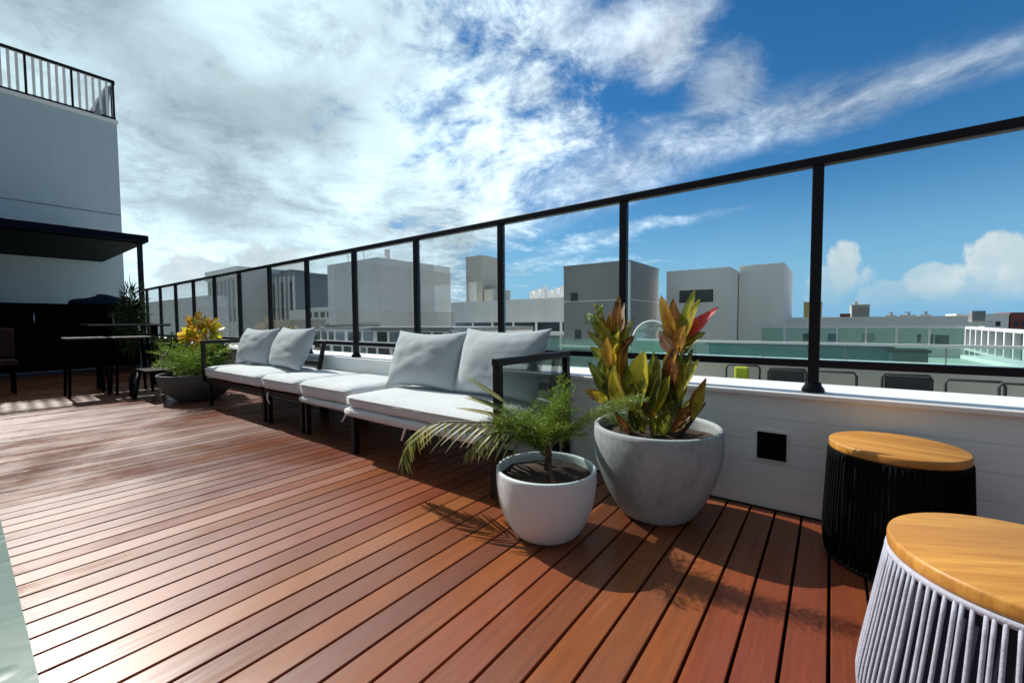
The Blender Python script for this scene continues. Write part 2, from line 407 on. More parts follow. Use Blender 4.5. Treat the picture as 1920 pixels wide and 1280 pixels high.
# broken white puffs higher up
def puff(d, r, thr=.45, gain=1.0, ex=1.0):
    d = V(d).normalized()
    q = nt.vm('SUBTRACT', D, tuple(d))
    mpn = nt.n('ShaderNodeMapping'); nt.link(q, mpn.inputs[0]); mpn.inputs['Scale'].default_value = (1, 1, ex)
    rr = nt.m('DIVIDE', nt.vm('LENGTH', mpn.outputs[0]), r)
    val = nt.m('ADD', nt.m('SUBTRACT', 1.0, rr), nt.m('MULTIPLY', nt.m('SUBTRACT', nn, .5), 2.6))
    return nt.m('MULTIPLY', nt.sstep(val, thr-.25, thr+.35), gain)
for d, r, g in (((-.263, .814, .518), .12, .85), ((-.34, .773, .536), .10, .7), ((-.167, .883, .438), .12, .6), ((-.40, .70, .56), .10, .6), ((-.20, .80, .56), .10, .5)):
    cl = union(cl, puff(d, r, .45, g))
# cumulus heads low over the sea
DN = nt.noise(D, 9, 8, .62, .3)
def cumulus(d, rx, rz, gain):
    d = V(d).normalized(); tx = V((d.y, -d.x, 0)).normalized()
    a = nt.m('DIVIDE', nt.vm('DOT_PRODUCT', nt.vm('SUBTRACT', D, tuple(d)), tuple(tx)), rx)
    hgt = nt.m('SUBTRACT', z, d.z)
    bb = nt.m('DIVIDE', hgt, nt.m('ADD', rz, nt.m('MULTIPLY', nt.sstep(hgt, .0, -.01), rz*.8)))
    rr = nt.m('SQRT', nt.m('ADD', nt.m('MULTIPLY', a, a), nt.m('MULTIPLY', bb, bb)))
    val = nt.m('ADD', nt.m('SUBTRACT', 1.0, rr), nt.m('MULTIPLY', nt.m('SUBTRACT', DN, .5), 2.4))
    return nt.m('MULTIPLY', nt.m('MULTIPLY', nt.sstep(val, .10, .36), gain), nt.sstep(hgt, -rz*1.5, rz*.25))
cum = None
for d, rx, rz, g in (((.016, .994, .098), .030, .052, .95), ((.0, .994, .072), .07, .038, .55), ((.125, .989, .072), .040, .028, .7), ((.09, .989, .05), .09, .028, .45), ((.208, .974, .094), .036, .046, .95), ((.25, .965, .07), .05, .035, .6), ((.16, .974, .055), .10, .030, .5), ((-.91, .385, .115), .07, .055, .9), ((-.95, .30, .09), .09, .05, .9)):
    q = cumulus(d, rx, rz, g); cum = q if cum is None else union(cum, q)
veil = nt.m('MULTIPLY', nt.sstep(z, .12, .0), .35)
# tones: bright silver near the sun side, blue grey bellies
tone = nt.m('ADD', nt.m('MULTIPLY', n3, .55), nt.m('MULTIPLY', n1, .45))
dense = nt.sstep(side, .25, -.55)
grey = nt.m('MULTIPLY', nt.sstep(tone, .50, .60), dense)
def blob(d, r): return nt.sstep(nt.vm('DISTANCE', D, tuple(V(d).normalized())), r, r*.25)
gb = None
for d, r, g in (((-.917, .255, .301), .19, .95), ((-.84, .40, .30), .17, .6), ((-.79, .442, .43), .13, .45), ((-.893, .119, .46), .15, .85), ((-.70, .60, .24), .14, .4), ((-.66, .52, .54), .14, .5)):
    q = nt.m('MULTIPLY', blob(d, r), nt.mr(n1, .35, .6, g, g*.45)); gb = q if gb is None else union(gb, q)
grey = union(nt.m('MULTIPLY', grey, .5), gb)
lit = nt.mixc(nt.sstep(side, -.45, .3), (.68, .88, .96), (.70, .83, .96))
br = nt.m('ADD', nt.m('MULTIPLY', nt.mr(n2, .36, .66, .66, 1.08), nt.mr(n4, .36, .64, .90, 1.10)), nt.m('MULTIPLY', nt.m('SUBTRACT', nn, th), 1.0))
br = nt.m('MINIMUM', br, nt.mr(n1, .36, .60, .86, 1.32))
lit = nt.vm('SCALE', lit, scale=nt.m('MULTIPLY', br, nt.mr(n3, .40, .60, .78, 1.22)))
ccol = nt.mixc(nt.m('MULTIPLY', grey, .95), lit, nt.vm('SCALE', nt.mixc(0.0, (.31, .41, .485), (0, 0, 0)), scale=nt.m('MULTIPLY', nt.mr(n2, .36, .64, .74, 1.12), nt.mr(n4, .36, .64, .90, 1.1))))
front = nt.sstep(nt.vm('DOT_PRODUCT', D, (-.603, .797, 0)), -.25, .15)
ccol = nt.mixc(front, (.13, .16, .185), ccol)                      # unseen grey sky added behind the viewer to set the fill light
# sky blue
hs = nt.n('ShaderNodeHueSaturation'); hs.inputs['Saturation'].default_value = 1.32; hs.inputs['Value'].default_value = 1.0; nt.link(sky.outputs[0], hs.inputs['Color'])
bg1 = nt.n('ShaderNodeBackground'); skc = nt.mixc(1.0, hs.outputs[0], (.80, 1.05, 1.10), 'MULTIPLY'); skc = nt.mixc(nt.sstep(z, .30, -.02), skc, (2.3, 5.0, 7.6)); nt.link(skc, bg1.inputs[0]); bg1.inputs[1].default_value = .10
bg2 = nt.n('ShaderNodeBackground'); nt.link(ccol, bg2.inputs[0]); bg2.inputs[1].default_value = 1.16
bg3 = nt.n('ShaderNodeBackground'); nt.link(nt.mixc(nt.mr(DN, .35, .65, 0, 1), (.55, .72, .80), (.86, .96, 1.0)), bg3.inputs[0]); bg3.inputs[1].default_value = .85
clm = nt.m('MULTIPLY', cl, nt.sstep(z, -.02, .03))
clm = union(clm, nt.m('MULTIPLY', nt.m('SUBTRACT', 1.0, front), .85))
mxa = nt.n('ShaderNodeMixShader'); nt.link(clm, mxa.inputs[0]); nt.link(bg1.outputs[0], mxa.inputs[1]); nt.link(bg2.outputs[0], mxa.inputs[2])
mxb = nt.n('ShaderNodeMixShader'); nt.link(nt.m('MULTIPLY', cum, nt.sstep(z, -.02, .02)), mxb.inputs[0]); nt.link(mxa.outputs[0], mxb.inputs[1]); nt.link(bg3.outputs[0], mxb.inputs[2])
nt.link(mxb.outputs[0], out.inputs[0])

S.view_settings.view_transform = 'Standard'; S.view_settings.look = 'None'
S.view_settings.exposure = 0; S.view_settings.gamma = 1

# ------------------------------------------------------------------ setting: deck and ground
YW = 2.445
mb = MB(); PITCHX = .1076
for i in range(-150, 32):
    xs = .0145 + PITCHX*i
    dz = random.uniform(-.0008, .0008)
    cut = None
    for ya, yb in ((-5, cut), (cut, YW+.02)) if cut else ((-5, YW+.02),):
        mb.box((xs+.0046, ya+.0004, -.028+dz), (xs+PITCHX-.0046, yb-.0004, dz), bev=.0025)
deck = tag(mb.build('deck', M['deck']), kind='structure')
mb = MB(); mb.box((-16.2, -5.2, -.35), (3.6, YW+.3, -.055)); tag(mb.build('deck_base', M['rubber']), kind='structure')
mb = MB(); mb.face([(-900, -60, -14), (900, -60, -14), (900, 1500, -14), (-900, 1500, -14)]); tag(mb.build('city_ground', M['city'], recalc=False), kind='structure')
m, nt2, b, _ = new_mat('sea_water'); b.inputs['Base Color'].default_value = (.03, .12, .20, 1); b.inputs['Roughness'].default_value = .25
add_bump(nt2, b, nt2.noise(objco(nt2), .05, 3), .4, .5)
mb = MB(); mb.face([(-900, 420, -13.5), (1800, 420, -13.5), (1800, 2600, -13.5), (-900, 2600, -13.5)]); tag(mb.build('sea', m, recalc=False), kind='structure')

# ------------------------------------------------------------------ parapet wall and railing
wall = thing('parapet_wall', 'low white rendered wall with a broad coping along the deck edge', 'wall', (0, YW, 0))
mb = MB(); mb.box((-15.2, YW+.004, .006), (3.4, YW+.36, .575))
for z0, z1 in ((.006, .115), (.115, .232), (.232, .346), (.346, .462), (.462, .575)): mb.box((-15.2, YW, z0+.0009), (3.4, YW+.0035, z1-.0009), bev=.0008)
mb.build('wall_face', M['plaster'], wall)
mb = MB(); mb.box((-15.2, YW-.022, .575), (3.4, YW+.42, .602), bev=.006); mb.build('coping', M['coping'], wall)
mb = MB(); mb.box((-15.2, YW-.004, -.03), (3.4, YW+.004, .005)); mb.build('gap_strip', M['rubber'], wall)
mb = MB(); mb.box((-.287, YW-.012, .258), (-.162, YW-.001, .392), bev=.002); vent = mb.build('wall_box', M['outlet'], wall); tag(vent, 'square black box set into the white wall')
mb = MB()
for a, c in (((-.296, YW-.005, .392), (-.150, YW-.001, .402)), ((-.296, YW-.005, .246), (-.150, YW-.001, .258)), ((-.296, YW-.005, .258), (-.287, YW-.001, .392)), ((-.162, YW-.005, .258), (-.150, YW-.001, .392))): mb.box(a, c)
mb.build('box_frame', M['plaster'], vent)

YR = 2.52
rail = thing('glass_railing', 'black metal railing with clear glass panels standing on the white wall', 'railing', (0, YR, .602))
px = [-.064 - .97*i for i in range(-3, 13)]
mb = MB(); mb.box((-12.4, YR-.026, 1.683), (3.2, YR+.026, 1.725), bev=.006); mb.build('top_rail', M['black'], rail)
mb = MB(); mb.box((-12.4, YR-.018, .722), (3.2, YR+.018, .758), bev=.004); mb.build('mid_rail', M['black'], rail)
for x in px:
    mb = MB(); mb.box((x-.023, YR-.023, .605), (x+.023, YR+.023, 1.684), bev=.006); p = mb.build('post', M['black'], rail)
    mb = MB(); mb.lathe([(.0, .603), (.046, .603), (.048, .612), (.044, .622), (.036, .634), (.031, .650), (.0, .650)], 24, (x, YR)); mb.build('base_flange', M['black'], p)
for a, c in zip(px[1:], px[:-1]):
    mb = MB(); mb.box((a+.03, YR-.004, .762), (c-.03, YR+.004, 1.68)); mb.build('glass_panel', M['glass'], rail)

# ------------------------------------------------------------------ cushions and seats
def puffy(a, c, seed, puff=.02, rnd=.035, nx=26, ny=14, nz=5, sag=.0, wr=.006):
    """soft box cushion: a lattice box with rounded edges, a domed top and wrinkles"""
    b = bmesh.new(); cx, cy, cz = ((a[i]+c[i])/2 for i in range(3)); hx, hy, hz = ((c[i]-a[i])/2 for i in range(3))
    bmesh.ops.create_cube(b, size=2)
    bmesh.ops.subdivide_edges(b, edges=b.edges[:], cuts=13, use_grid_fill=True)
    for v in b.verts:
        p = v.co.copy()
        q = V((p.x*hx, p.y*hy, p.z*hz))
        inn = V((max(-hx+rnd, min(hx-rnd, q.x)), max(-hy+rnd, min(hy-rnd, q.y)), max(-hz+rnd, min(hz-rnd, q.z))))
        d = q-inn
        if d.length > 1e-6:
            # squash cube shell onto a rounded box
            mx = max(abs(d.x), abs(d.y), abs(d.z)); q = inn + d.normalized()*min(rnd, mx if mx > 0 else 0)
        u = 1-abs(p.x)**4; w_ = 1-abs(p.y)**4
        if p.z > 0: q.z += puff*u*w_
        if p.y < 0: q.y -= puff*.5*u*(1-p.z*p.z)
        k = noise.noise(V((q.x*3.1+seed*7, q.y*5.2, q.z*6+seed)))*wr + noise.noise(V((q.x*9+seed, q.y*11, q.z*14)))*wr*.5
        q += V((0, -.5, .8))*k
        q.z -= sag*(1-p.x*p.x)*(1-p.y)*.5
        v.co = q+V((cx, cy, cz))
    m_ = MB(); m_.b.free(); m_.b = b
    for f in b.faces: f.smooth = True
    return m_

def pillow_mesh(wd, ht, th, seed):
    """knife-edge pillow standing in the xz plane, front towards -y, corners pulled out"""
    b = bmesh.new(); N = 26; sides = []
    for s_ in (-1, 1):
        g = []
        for j in range(N+1):
            row = []
            for i in range(N+1):
                u = -1+2*i/N; v = -1+2*j/N
                au, av = abs(u), abs(v)
                t = th/2*((1-au**2.6)**.6)*((1-av**2.6)**.6)
                pin_x = .055*(1-av*av); pin_z = .085*(1-au*au)
                x = wd/2*u*(1-pin_x); z = ht/2*v*(1-pin_z)
                k = noise.noise(V((u*1.7+seed*3.3, v*1.9, s_*.7+seed)))*.018 + noise.noise(V((u*4+seed, v*4.5+s_, seed*2.)))*.008
                r = math.hypot(au-1, av-1)
                cr = math.sin(14*(u*v)+6*u)*.004*max(0, 1-r*1.2)
                y = s_*(t*(1+k*7) + cr*(1 if t > .01 else 0))
                sagz = -.012*(1-au*au)*(v > 0)*v
                row.append((x, y, z+sagz))
            g.append(row)
        sides.append(g)
    grid = {}
    def vert(si, j, i):
        edge = i in (0, N) or j in (0, N)
        key = (0 if edge else si, j, i)
        if key not in grid:
            x, y, z = sides[si][j][i]; grid[key] = b.verts.new((x, 0 if edge else y, z))
        return grid[key]
    for si in (0, 1):
        for j in range(N):
            for i in range(N):
                q = [vert(si, j, i), vert(si, j, i+1), vert(si, j+1, i+1), vert(si, j+1, i)]
                if si: q = q[::-1]
                f = b.faces.new(q); f.smooth = True
    m_ = MB(); m_.b.free(); m_.b = b
    return m_

def ties(par, pts):
    for (x, y, z, dx, L) in pts:
        mb = MB(); p0 = V((x, y, z)); n_ = 8; prev = None; wv = .009
        for i in range(n_+1):
            t = i/n_; p = p0 + V((dx*t*t, -.012*math.sin(t*3), -L*t))
            a = p+V((-wv*(1-.3*t), 0, 0)); c = p+V((wv*(1-.3*t), .002, 0))
            if prev:
                mb.face([prev[0], prev[1], c, a]); q = V((0, .004, 0)); mb.face([prev[0]+q, a+q, c+q, prev[1]+q])
            prev = (a, c)
        mb.build('tie', M['tie'], par)

def sofa(name, label, cat, x0, x1, zt, zb, y0, arm=None, back=True, seed=1, group=None, tie=()):
    t = thing(name, label, cat, ((x0+x1)/2, (y0+2.4)/2, 0), group)
    fm = M['sofa_metal']; yb = 2.39
    mb = MB()
    for q in ((x0+.02, y0+.06), (x1-.02, y0+.06)): mb.bar((q[0], q[1], zb-.035), (q[0], yb, zb-.035), .04)
    mb.bar((x0, y0+.04, zb-.035), (x1, y0+.04, zb-.035), .038, .05); mb.bar((x0, yb, zb-.035), (x1, yb, zb-.035), .038, .05)
    for i in range(1, int((x1-x0)/.12)):
        xx = x0+i*.12; mb.box((xx-.03, y0+.06, zb-.022), (xx+.03, yb-.02, zb-.008))
    mb.build('seat_frame', fm, t)
    for x in (x0+.035, x1-.035):
        for y in (y0+.06, yb-.02):
            mb = MB(); mb.bar((x, y, 0), (x, y, zb-.055), .038, bev=.004); mb.build('leg', fm, t)
    if back:
        mb = MB()
        for x in (x0+.06, x1-.06): mb.bar((x, 2.33, zb-.03), (x, 2.425, .74), .035)
        mb.bar((x0+.04, 2.427, .745), (x1-.04, 2.427, .745), .035); mb.bar((x0+.04, 2.37, .52), (x1-.04, 2.37, .52), .03, .05)
        mb.build('back_frame', fm, t)
    if arm is not None:
        mb = MB(); xa = arm
        mb.box((xa-.02, y0-.01, .03), (xa+.02, y0+.03, .725), bev=.003) if x1 > -3 else mb.box((xa-.02, y0-.01, zb-.05), (xa+.02, y0+.03, .745), bev=.003)
        mb.box((xa-.02, 2.375, .0), (xa+.02, 2.415, .725), bev=.003)
        mb.box((xa-.0225, y0-.015, .7255), (xa+.0225, 2.42, .765), bev=.004); ar = mb.build('arm_frame', fm, t)
        if x1 > -3:
            mb = MB(); mb.box((xa-.004, y0+.031, .40), (xa+.004, 2.374, .725)); mb.build('arm_panel', M['glass_smoke'], ar)
    cu = puffy((x0+.004, y0, zb), (x1-.004, 2.40, zt-.012), seed, .016, .040, wr=.010).build('seat_cushion', M['seat_fab'], t)
    zs = zb+(zt-.012-zb)*.80; mb = MB(); pts = []
    for i in range(25):
        u = -1+2*i/24; pts.append(((x0+x1)/2+u*((x1-x0)/2-.042), y0-.0075*(1-u**4)*.9-.001, zs+.0025*noise.noise(V((u*5, seed, 0)))))
    mb.tube(pts, .0055, 6); mb.build('piping', M['seat_fab'], cu)
    ties(cu, tie)
    return t
SG = 'modular lounge seats along the wall'
sofa('sofa', 'two seat sofa at the far end, black arm beside the orange leaved planter', 'sofa', -5.85, -4.345, .475, .335, 1.74, arm=-5.86, seed=1, group=SG)
sofa('pouf', 'backless white cushioned pouf next to the far two seat sofa', 'pouf', -4.33, -3.62, .475, .335, 1.745, back=False, seed=2, group=SG, tie=((-4.2, 1.75, .31, .03, .10),))
sofa('pouf', 'backless white cushioned pouf next to the near two seat sofa', 'pouf', -3.605, -2.815, .478, .335, 1.745, back=False, seed=3, group=SG, tie=((-2.86, 1.745, .315, -.09, .11),))
nr = sofa('sofa', 'two seat sofa nearest the white potted palm, with a dark metal arm', 'sofa', -2.80, -1.40, .452, .345, 1.68, arm=-1.372, seed=4, group=SG, tie=((-2.10, 1.675, .32, -.05, .11),))
vs = puffy((-2.795, 1.665, .285), (-1.405, 2.38, .352), 9, .0, .03).build('valance', M['seat_fab'], nr)
vs2 = puffy((-3.60, 1.735, .285), (-2.82, 2.38, .345), 11, .0, .03)
for o in [q for q in bpy.data.objects if q.get('label', '').endswith('near two seat sofa')]: vs2.build('valance', M['seat_fab'], o)

for (x, y, zc_, wd, ht, tilt, yaw, seed, lab) in (
    (-5.45, 2.17, .69, .80, .46, 20, 3, 1, 'grey pillow leaning at the far left of the sofa by the planter'),
    (-4.62, 2.17, .70, .92, .47, 22, -6, 2, 'grey pillow on the far sofa, the one beside the bare pouf'),
    (-2.47, 2.17, .675, .76, .46, 20, 2, 3, 'grey pillow with a wrinkled front, left one on the near sofa'),
    (-1.76, 2.18, .685, .74, .48, 19, -2, 4, 'grey pillow partly behind the dark metal arm of the near sofa')):
    o = pillow_mesh(wd, ht, .23, seed).build('pillow', M['pillow_fab'], None)
    o.location = (x, y, zc_); o.rotation_euler = (R(-tilt), 0, R(yaw))
    tag(o, lab, 'pillow', 'grey back pillows on the sofas')

# ------------------------------------------------------------------ stools
def stool(name, label, x, y, rot, rope, drum, group, n, fl=1.0, rr=.0046, sc=1.0):
    t = thing(name, label, 'stool', (x, y, 0), group); t.scale = (sc, sc, 1)
    prof = [(.222, .430), (.2275, .395), (.239, .32), (.2515, .24), (.263, .165), (.268, .12), (.266, .085), (.254, .045), (.232, .012)]
    prof = [(.222+(r-.222)*fl, z) for r, z in prof]
    mb = MB(); mb.lathe([(0, .438), (.219, .438), (.2215, .441), (.2225, .4475), (.2225, .462), (.221, .4675), (.217, .470), (0, .470)], 72)
    top = mb.build('seat', M['teak']); top.parent = t; top.rotation_euler = (0, 0, rot)
    mb = MB(); mb.lathe([(.204, .437), (.205, .424), (.224, .424), (.226, .431), (.2245, .437), (.204, .437)], 64)
    o = mb.build('rim_ring', rope); o.parent = t
    q = prof[-1][0]+.004; mb = MB(); mb.lathe([(q-.024, .004), (q, .004), (q+.002, .014), (q-.002, .022), (q-.024, .022), (q-.024, .004)], 64)
    o = mb.build('base_ring', drum); o.parent = t
    mb = MB(); mb.lathe([(.198, .42)]+[(r-.024, z) for r, z in prof[2:]], 64); o = mb.build('inner_drum', drum); o.parent = t
    mb = MB(); rn = random.Random(n)
    for k in range(n):
        a = 2*PI*k/n + rn.uniform(-.012, .012); tw = rn.uniform(-.018, .018)
        pts = [V((r*math.cos(a+tw*i/8), r*math.sin(a+tw*i/8), z)) for i, (r, z) in enumerate(prof)]
        mb.tube(pts, rr, 6)
    o = mb.build('rope_skirt', rope); o.parent = t
    return t
SGp = 'round rope stools with teak tops'
stool('stool', 'stool with lilac grey rope skirt and honey wooden top, nearest the viewer', .335, 1.275, R(28), M['rope_lilac'], M['drum_navy'], SGp, 100, 1.0, .0037)
stool('stool', 'stool with black rope skirt and honey wooden top against the white wall', .208, 2.175, R(-10), M['rope_black'], M['drum_black'], SGp, 84, .30, .0056, .925)

# ------------------------------------------------------------------ pots
def pot(name, label, c, prof_o, thick, soil_z, mat, seedmat=None):
    t = thing(name, label, 'planter', (c[0], c[1], 0))
    H = prof_o[-1][1]
    inner = [(max(.01, r-thick), z) for r, z in prof_o if z > soil_z-.05][::-1]
    r0 = prof_o[-1][0]
    prof = [(0.0, prof_o[0][1])]+prof_o + [(r0-thick*.25, H+.005), (r0-thick*.75, H+.005)] + inner
    mb = MB(); mb.lathe(prof, 96, c); mb.build('pot', mat, t)
    rs = [r for r, z in prof_o if z >= soil_z-.02][0]-thick-.001
    mb = MB(); n = 40; rings = []
    for i in range(9):
        rr = rs*i/8
        rings.append([mb.b.verts.new((c[0]+rr*math.cos(2*PI*k/n), c[1]+rr*math.sin(2*PI*k/n), soil_z+noise.noise(V((rr*math.cos(2*PI*k/n)*14, rr*math.sin(2*PI*k/n)*14, c[0])))*.016 + .012*(1-(i/8)**2))) for k in range(n)] if i else [mb.b.verts.new((c[0], c[1], soil_z+.02))])
    for k in range(n): mb.b.faces.new((rings[0][0], rings[1][k], rings[1][(k+1) % n]))
    for i in range(1, 8):
        for k in range(n): mb.b.faces.new((rings[i][k], rings[i][(k+1) % n], rings[i+1][(k+1) % n], rings[i+1][k])[::-1])
    mb.build('soil', M['soil'], t, smooth=True)
    return t
def smoothprof(pts, n=28):
    """Catmull-Rom through profile points"""
    P_ = [V((a, b, 0)) for a, b in pts]; P_ = [P_[0]*2-P_[1]]+P_+[P_[-1]*2-P_[-2]]; o = []
    seg = len(P_)-3; per = max(2, n//seg)
    for i in range(seg):
        for j in range(per):
            t = j/per; a, b, c, d = P_[i:i+4]
            q = .5*((2*b)+(c-a)*t+(2*a-5*b+4*c-d)*t*t+(3*b-a-3*c+d)*t**3); o.append((q.x, q.y))
    o.append(pts[-1]); return o
WP = (-1.012, 1.585)
pot('planter', 'small white round pot with feathery fern and palm, in front of the big grey pot', WP, smoothprof([(.118, .0), (.150, .022), (.188, .085), (.213, .16), (.223, .235), (.224, .298)]), .017, .262, M['pot_white'])
BP = (-.680, 2.080)
pot('planter', 'large weathered concrete bowl holding the tall croton, against the white wall', BP, smoothprof([(.150, .0), (.185, .03), (.243, .13), (.288, .25), (.304, .35), (.300, .438)]), .022, .385, M['concrete'])
LP = (-6.45, 1.86)
pot('planter', 'dark grey bowl of ferns and orange croton at the far end of the sofas', LP, smoothprof([(.20, .0), (.25, .03), (.34, .12), (.40, .22), (.42, .33)]), .025, .28, M['pot_dark'])

# ------------------------------------------------------------------ plants
def leaf(mb, base, dirv, L, W, nrm, curl=.25, fold=.25, mi=0, seg=9, tipw=.0, wav=.0):
    """one blade: pointed ellipse bent along its length and folded on the midrib"""
    d = V(dirv).normalized(); nrm = V(nrm); nrm = (nrm-d*nrm.dot(d)).normalized(); sdv = d.cross(nrm)
    rows = []; p = V(base); ang = 0
    ph = random.uniform(0, 6)
    for i in range(seg+1):
        t = i/seg
        wd = W*.5*(math.sin(PI*min(1, t**.80))**.85 if 0 < t < 1 else 0) + .0012
        dd = d*math.cos(ang)-nrm*math.sin(ang); nn_ = nrm*math.cos(ang)+d*math.sin(ang)
        wv = math.sin(t*11+ph)*wav
        rows.append((p+sdv*wd+nn_*(wd*fold+wv), p.copy(), p-sdv*wd+nn_*(wd*fold-wv)))
        p = p+dd*(L/seg); ang += curl/seg
    ly = mb.b.verts.layers.float.get('mid') or mb.b.verts.layers.float.new('mid')
    vs_ = [[mb.b.verts.new(q) for q in r] for r in rows]
    for r in vs_: r[1][ly] = 1.0
    for i in range(seg):
        for j in (0, 1):
            f = mb.b.faces.new((vs_[i][j], vs_[i][j+1], vs_[i+1][j+1], vs_[i+1][j])); f.material_index = mi; f.smooth = True

def plume(mb, p0, p1, sag, nb, bl, needle, rn, flat=.5, dens=11):
    """one feathery asparagus-fern plume from p0 to p1 arching by sag"""
    p0, p1 = V(p0), V(p1); mid = (p0+p1)/2+V((0, 0, sag)); dl = (p1-p0).normalized()
    def at(t): return p0*(1-t)**2+mid*2*t*(1-t)+p1*t*t
    mb.tube([at(i/8) for i in range(9)], .0022, 4, cap=False, r1=.0008)
    for k_ in range(nb):
        t = .14+.86*k_/nb; b0 = at(t); dv = (at(min(1, t+.03))-at(t-.03)).normalized()
        sdv = dv.cross(V((0, 0, 1))); sdv = sdv.normalized() if sdv.length > .1 else V((1, 0, 0))
        upv = sdv.cross(dv)
        for sg in (-1, 1):
            a = rn.uniform(-.7, .7); w_ = (sdv*math.cos(a)+upv*math.sin(a))*sg
            Lb = bl*(.35+.65*math.sin(PI*min(1, t*.85+.12)))*rn.uniform(.7, 1.25)
            bd = (w_+dv*.7).normalized(); e = b0+bd*Lb+V((0, 0, -.12*Lb))
            nn_ = max(4, int(dens*Lb/.06))
            for j in range(nn_):
                q = b0.lerp(e, (j+.6)/nn_)
                v = V((rn.uniform(-1, 1), rn.uniform(-1, 1), rn.uniform(-.5, 1.1))); v = (v*.9+bd*.8).normalized()
                s2 = v.cross(V((rn.uniform(-1, 1), rn.uniform(-1, 1), rn.uniform(-1, 1))))
                if s2.length < .05: continue
                s2 = s2.normalized()*needle*.085; tip = q+v*needle*rn.uniform(.7, 1.2)
                vs_ = [mb.b.verts.new(q+s2), mb.b.verts.new(q-s2), mb.b.verts.new(tip)]
                mb.b.faces.new(vs_)
CM = [M[k_] for k_ in ('lf_yellow', 'lf_orange', 'lf_red', 'lf_maroon', 'lf_olive', 'lf_dark', 'lf_rose')]
YEL, ORA, RED, MAR, OLI, DRK, ROS = range(7)
cr = thing('croton_plant', 'tall croton with yellow, orange, red and olive leaves in the concrete bowl', 'plant', (BP[0], BP[1], .39))
mb = MB()
stems = [((BP[0]-.06, BP[1]-.02, .385), (-.86, 2.07, .62), (-.875, 2.06, .90)), ((BP[0]+.03, BP[1], .385), (-.60, 2.08, .62), (-.565, 2.06, .90)), ((BP[0]-.02, BP[1]+.03, .385), (-.72, 2.07, .52), (-.70, 2.03, .66)), ((BP[0]+.10, BP[1]+.02, .385), (-.50, 2.07, .5), (-.45, 2.05, .58)), ((BP[0]-.1, BP[1]-.06, .385), (-.90, 2.0, .52), (-.93, 1.98, .64))]
for a, b_, c in stems:
    a, b_, c = V(a), V(b_), V(c)
    mb.tube([a*(1-t)**2+b_*2*t*(1-t)+c*t*t for t in [i/8 for i in range(9)]], .011, 7, r1=.005)
mb.build('stem', M['bark'], cr)
mb = MB(); rn = random.Random(3)
def L_(x, z, tx, tz, W, mi, y=2.05, ty=None, curl=.15, fold=.3, facing=-1, wav=.0035):
    """blade from (x,z) to tip (tx,tz) near the wall-side plane y"""
    ty = y-.02 if ty is None else ty
    d = V((tx-x, ty-y, tz-z))
    leaf(mb, (x, y, z), d, d.length*1.03, W*1.05, (-.35*1, facing, .25), curl, fold, mi, 11, wav=wav)
# left head
for a in ((-.872, .86, -.866, 1.075, .066, MAR, 2.05), (-.880, .85, -.905, 1.00, .05, ORA, 2.03), (-.865, .86, -.845, 1.04, .045, ROS, 2.07), (-.885, .82, -.985, .985, .055, OLI, 2.04), (-.885, .84, -1.00, .945, .06, OLI, 2.03), (-.88, .80, -.955, .96, .06, YEL, 2.02), (-.86, .80, -.79, .965, .055, DRK, 2.05), (-.87, .84, -.83, .98, .05, DRK, 2.07), (-.89, .80, -1.02, .90, .045, DRK, 2.02), (-.86, .78, -.775, .88, .055, MAR, 2.03), (-.87, .80, -.92, .93, .07, OLI, 2.00), (-.865, .78, -.85, .93, .07, OLI, 2.01), (-.89, .78, -.84, .90, .06, YEL, 2.0), (-.91, .76, -.99, .82, .05, OLI, 2.0)): L_(*a)
# left column below the head
for a in ((-.905, .60, -.90, .82, .075, OLI, 2.0), (-.875, .60, -.865, .83, .07, YEL, 1.99), (-.885, .72, -.895, .87, .07, ORA, 1.98), (-.84, .62, -.835, .85, .06, ORA, 2.0), (-.925, .58, -.93, .76, .065, OLI, 1.98), (-.86, .58, -.85, .74, .07, OLI, 1.97), (-.82, .6, -.805, .82, .05, MAR, 2.01), (-.90, .56, -1.01, .60, .05, MAR, 1.97), (-.88, .55, -.96, .595, .05, YEL, 1.96), (-.87, .54, -.90, .66, .06, DRK, 1.97)): L_(*a)
# big yellow pair in the middle
for a in ((-.745, .565, -.715, .805, .135, YEL, 1.985), (-.765, .57, -.80, .735, .075, OLI, 1.99), (-.735, .56, -.775, .70, .07, YEL, 1.97), (-.72, .55, -.66, .72, .06, DRK, 2.0), (-.70, .60, -.68, .80, .05, OLI, 2.03), (-.755, .55, -.74, .66, .09, OLI, 1.965)): L_(*a, wav=.003)
# right head
for a in ((-.575, .83, -.655, 1.07, .062, ORA, 2.05), (-.57, .84, -.605, 1.05, .078, MAR, 2.07), (-.575, .82, -.625, 1.04, .055, ORA, 2.03), (-.565, .84, -.505, 1.085, .058, YEL, 2.04), (-.56, .84, -.478, 1.045, .050, YEL, 2.02), (-.56, .83, -.54, 1.01, .06, OLI, 2.06), (-.55, .86, -.405, 1.01, .056, RED, 2.03), (-.55, .85, -.455, .955, .05, MAR, 2.05), (-.555, .83, -.45, .90, .05, OLI, 2.02), (-.57, .80, -.53, .93, .075, ORA, 2.0), (-.575, .80, -.64, .90, .055, ROS, 2.0), (-.575, .78, -.62, .93, .065, MAR, 2.03), (-.56, .80, -.49, .88, .06, DRK, 2.03)): L_(*a)
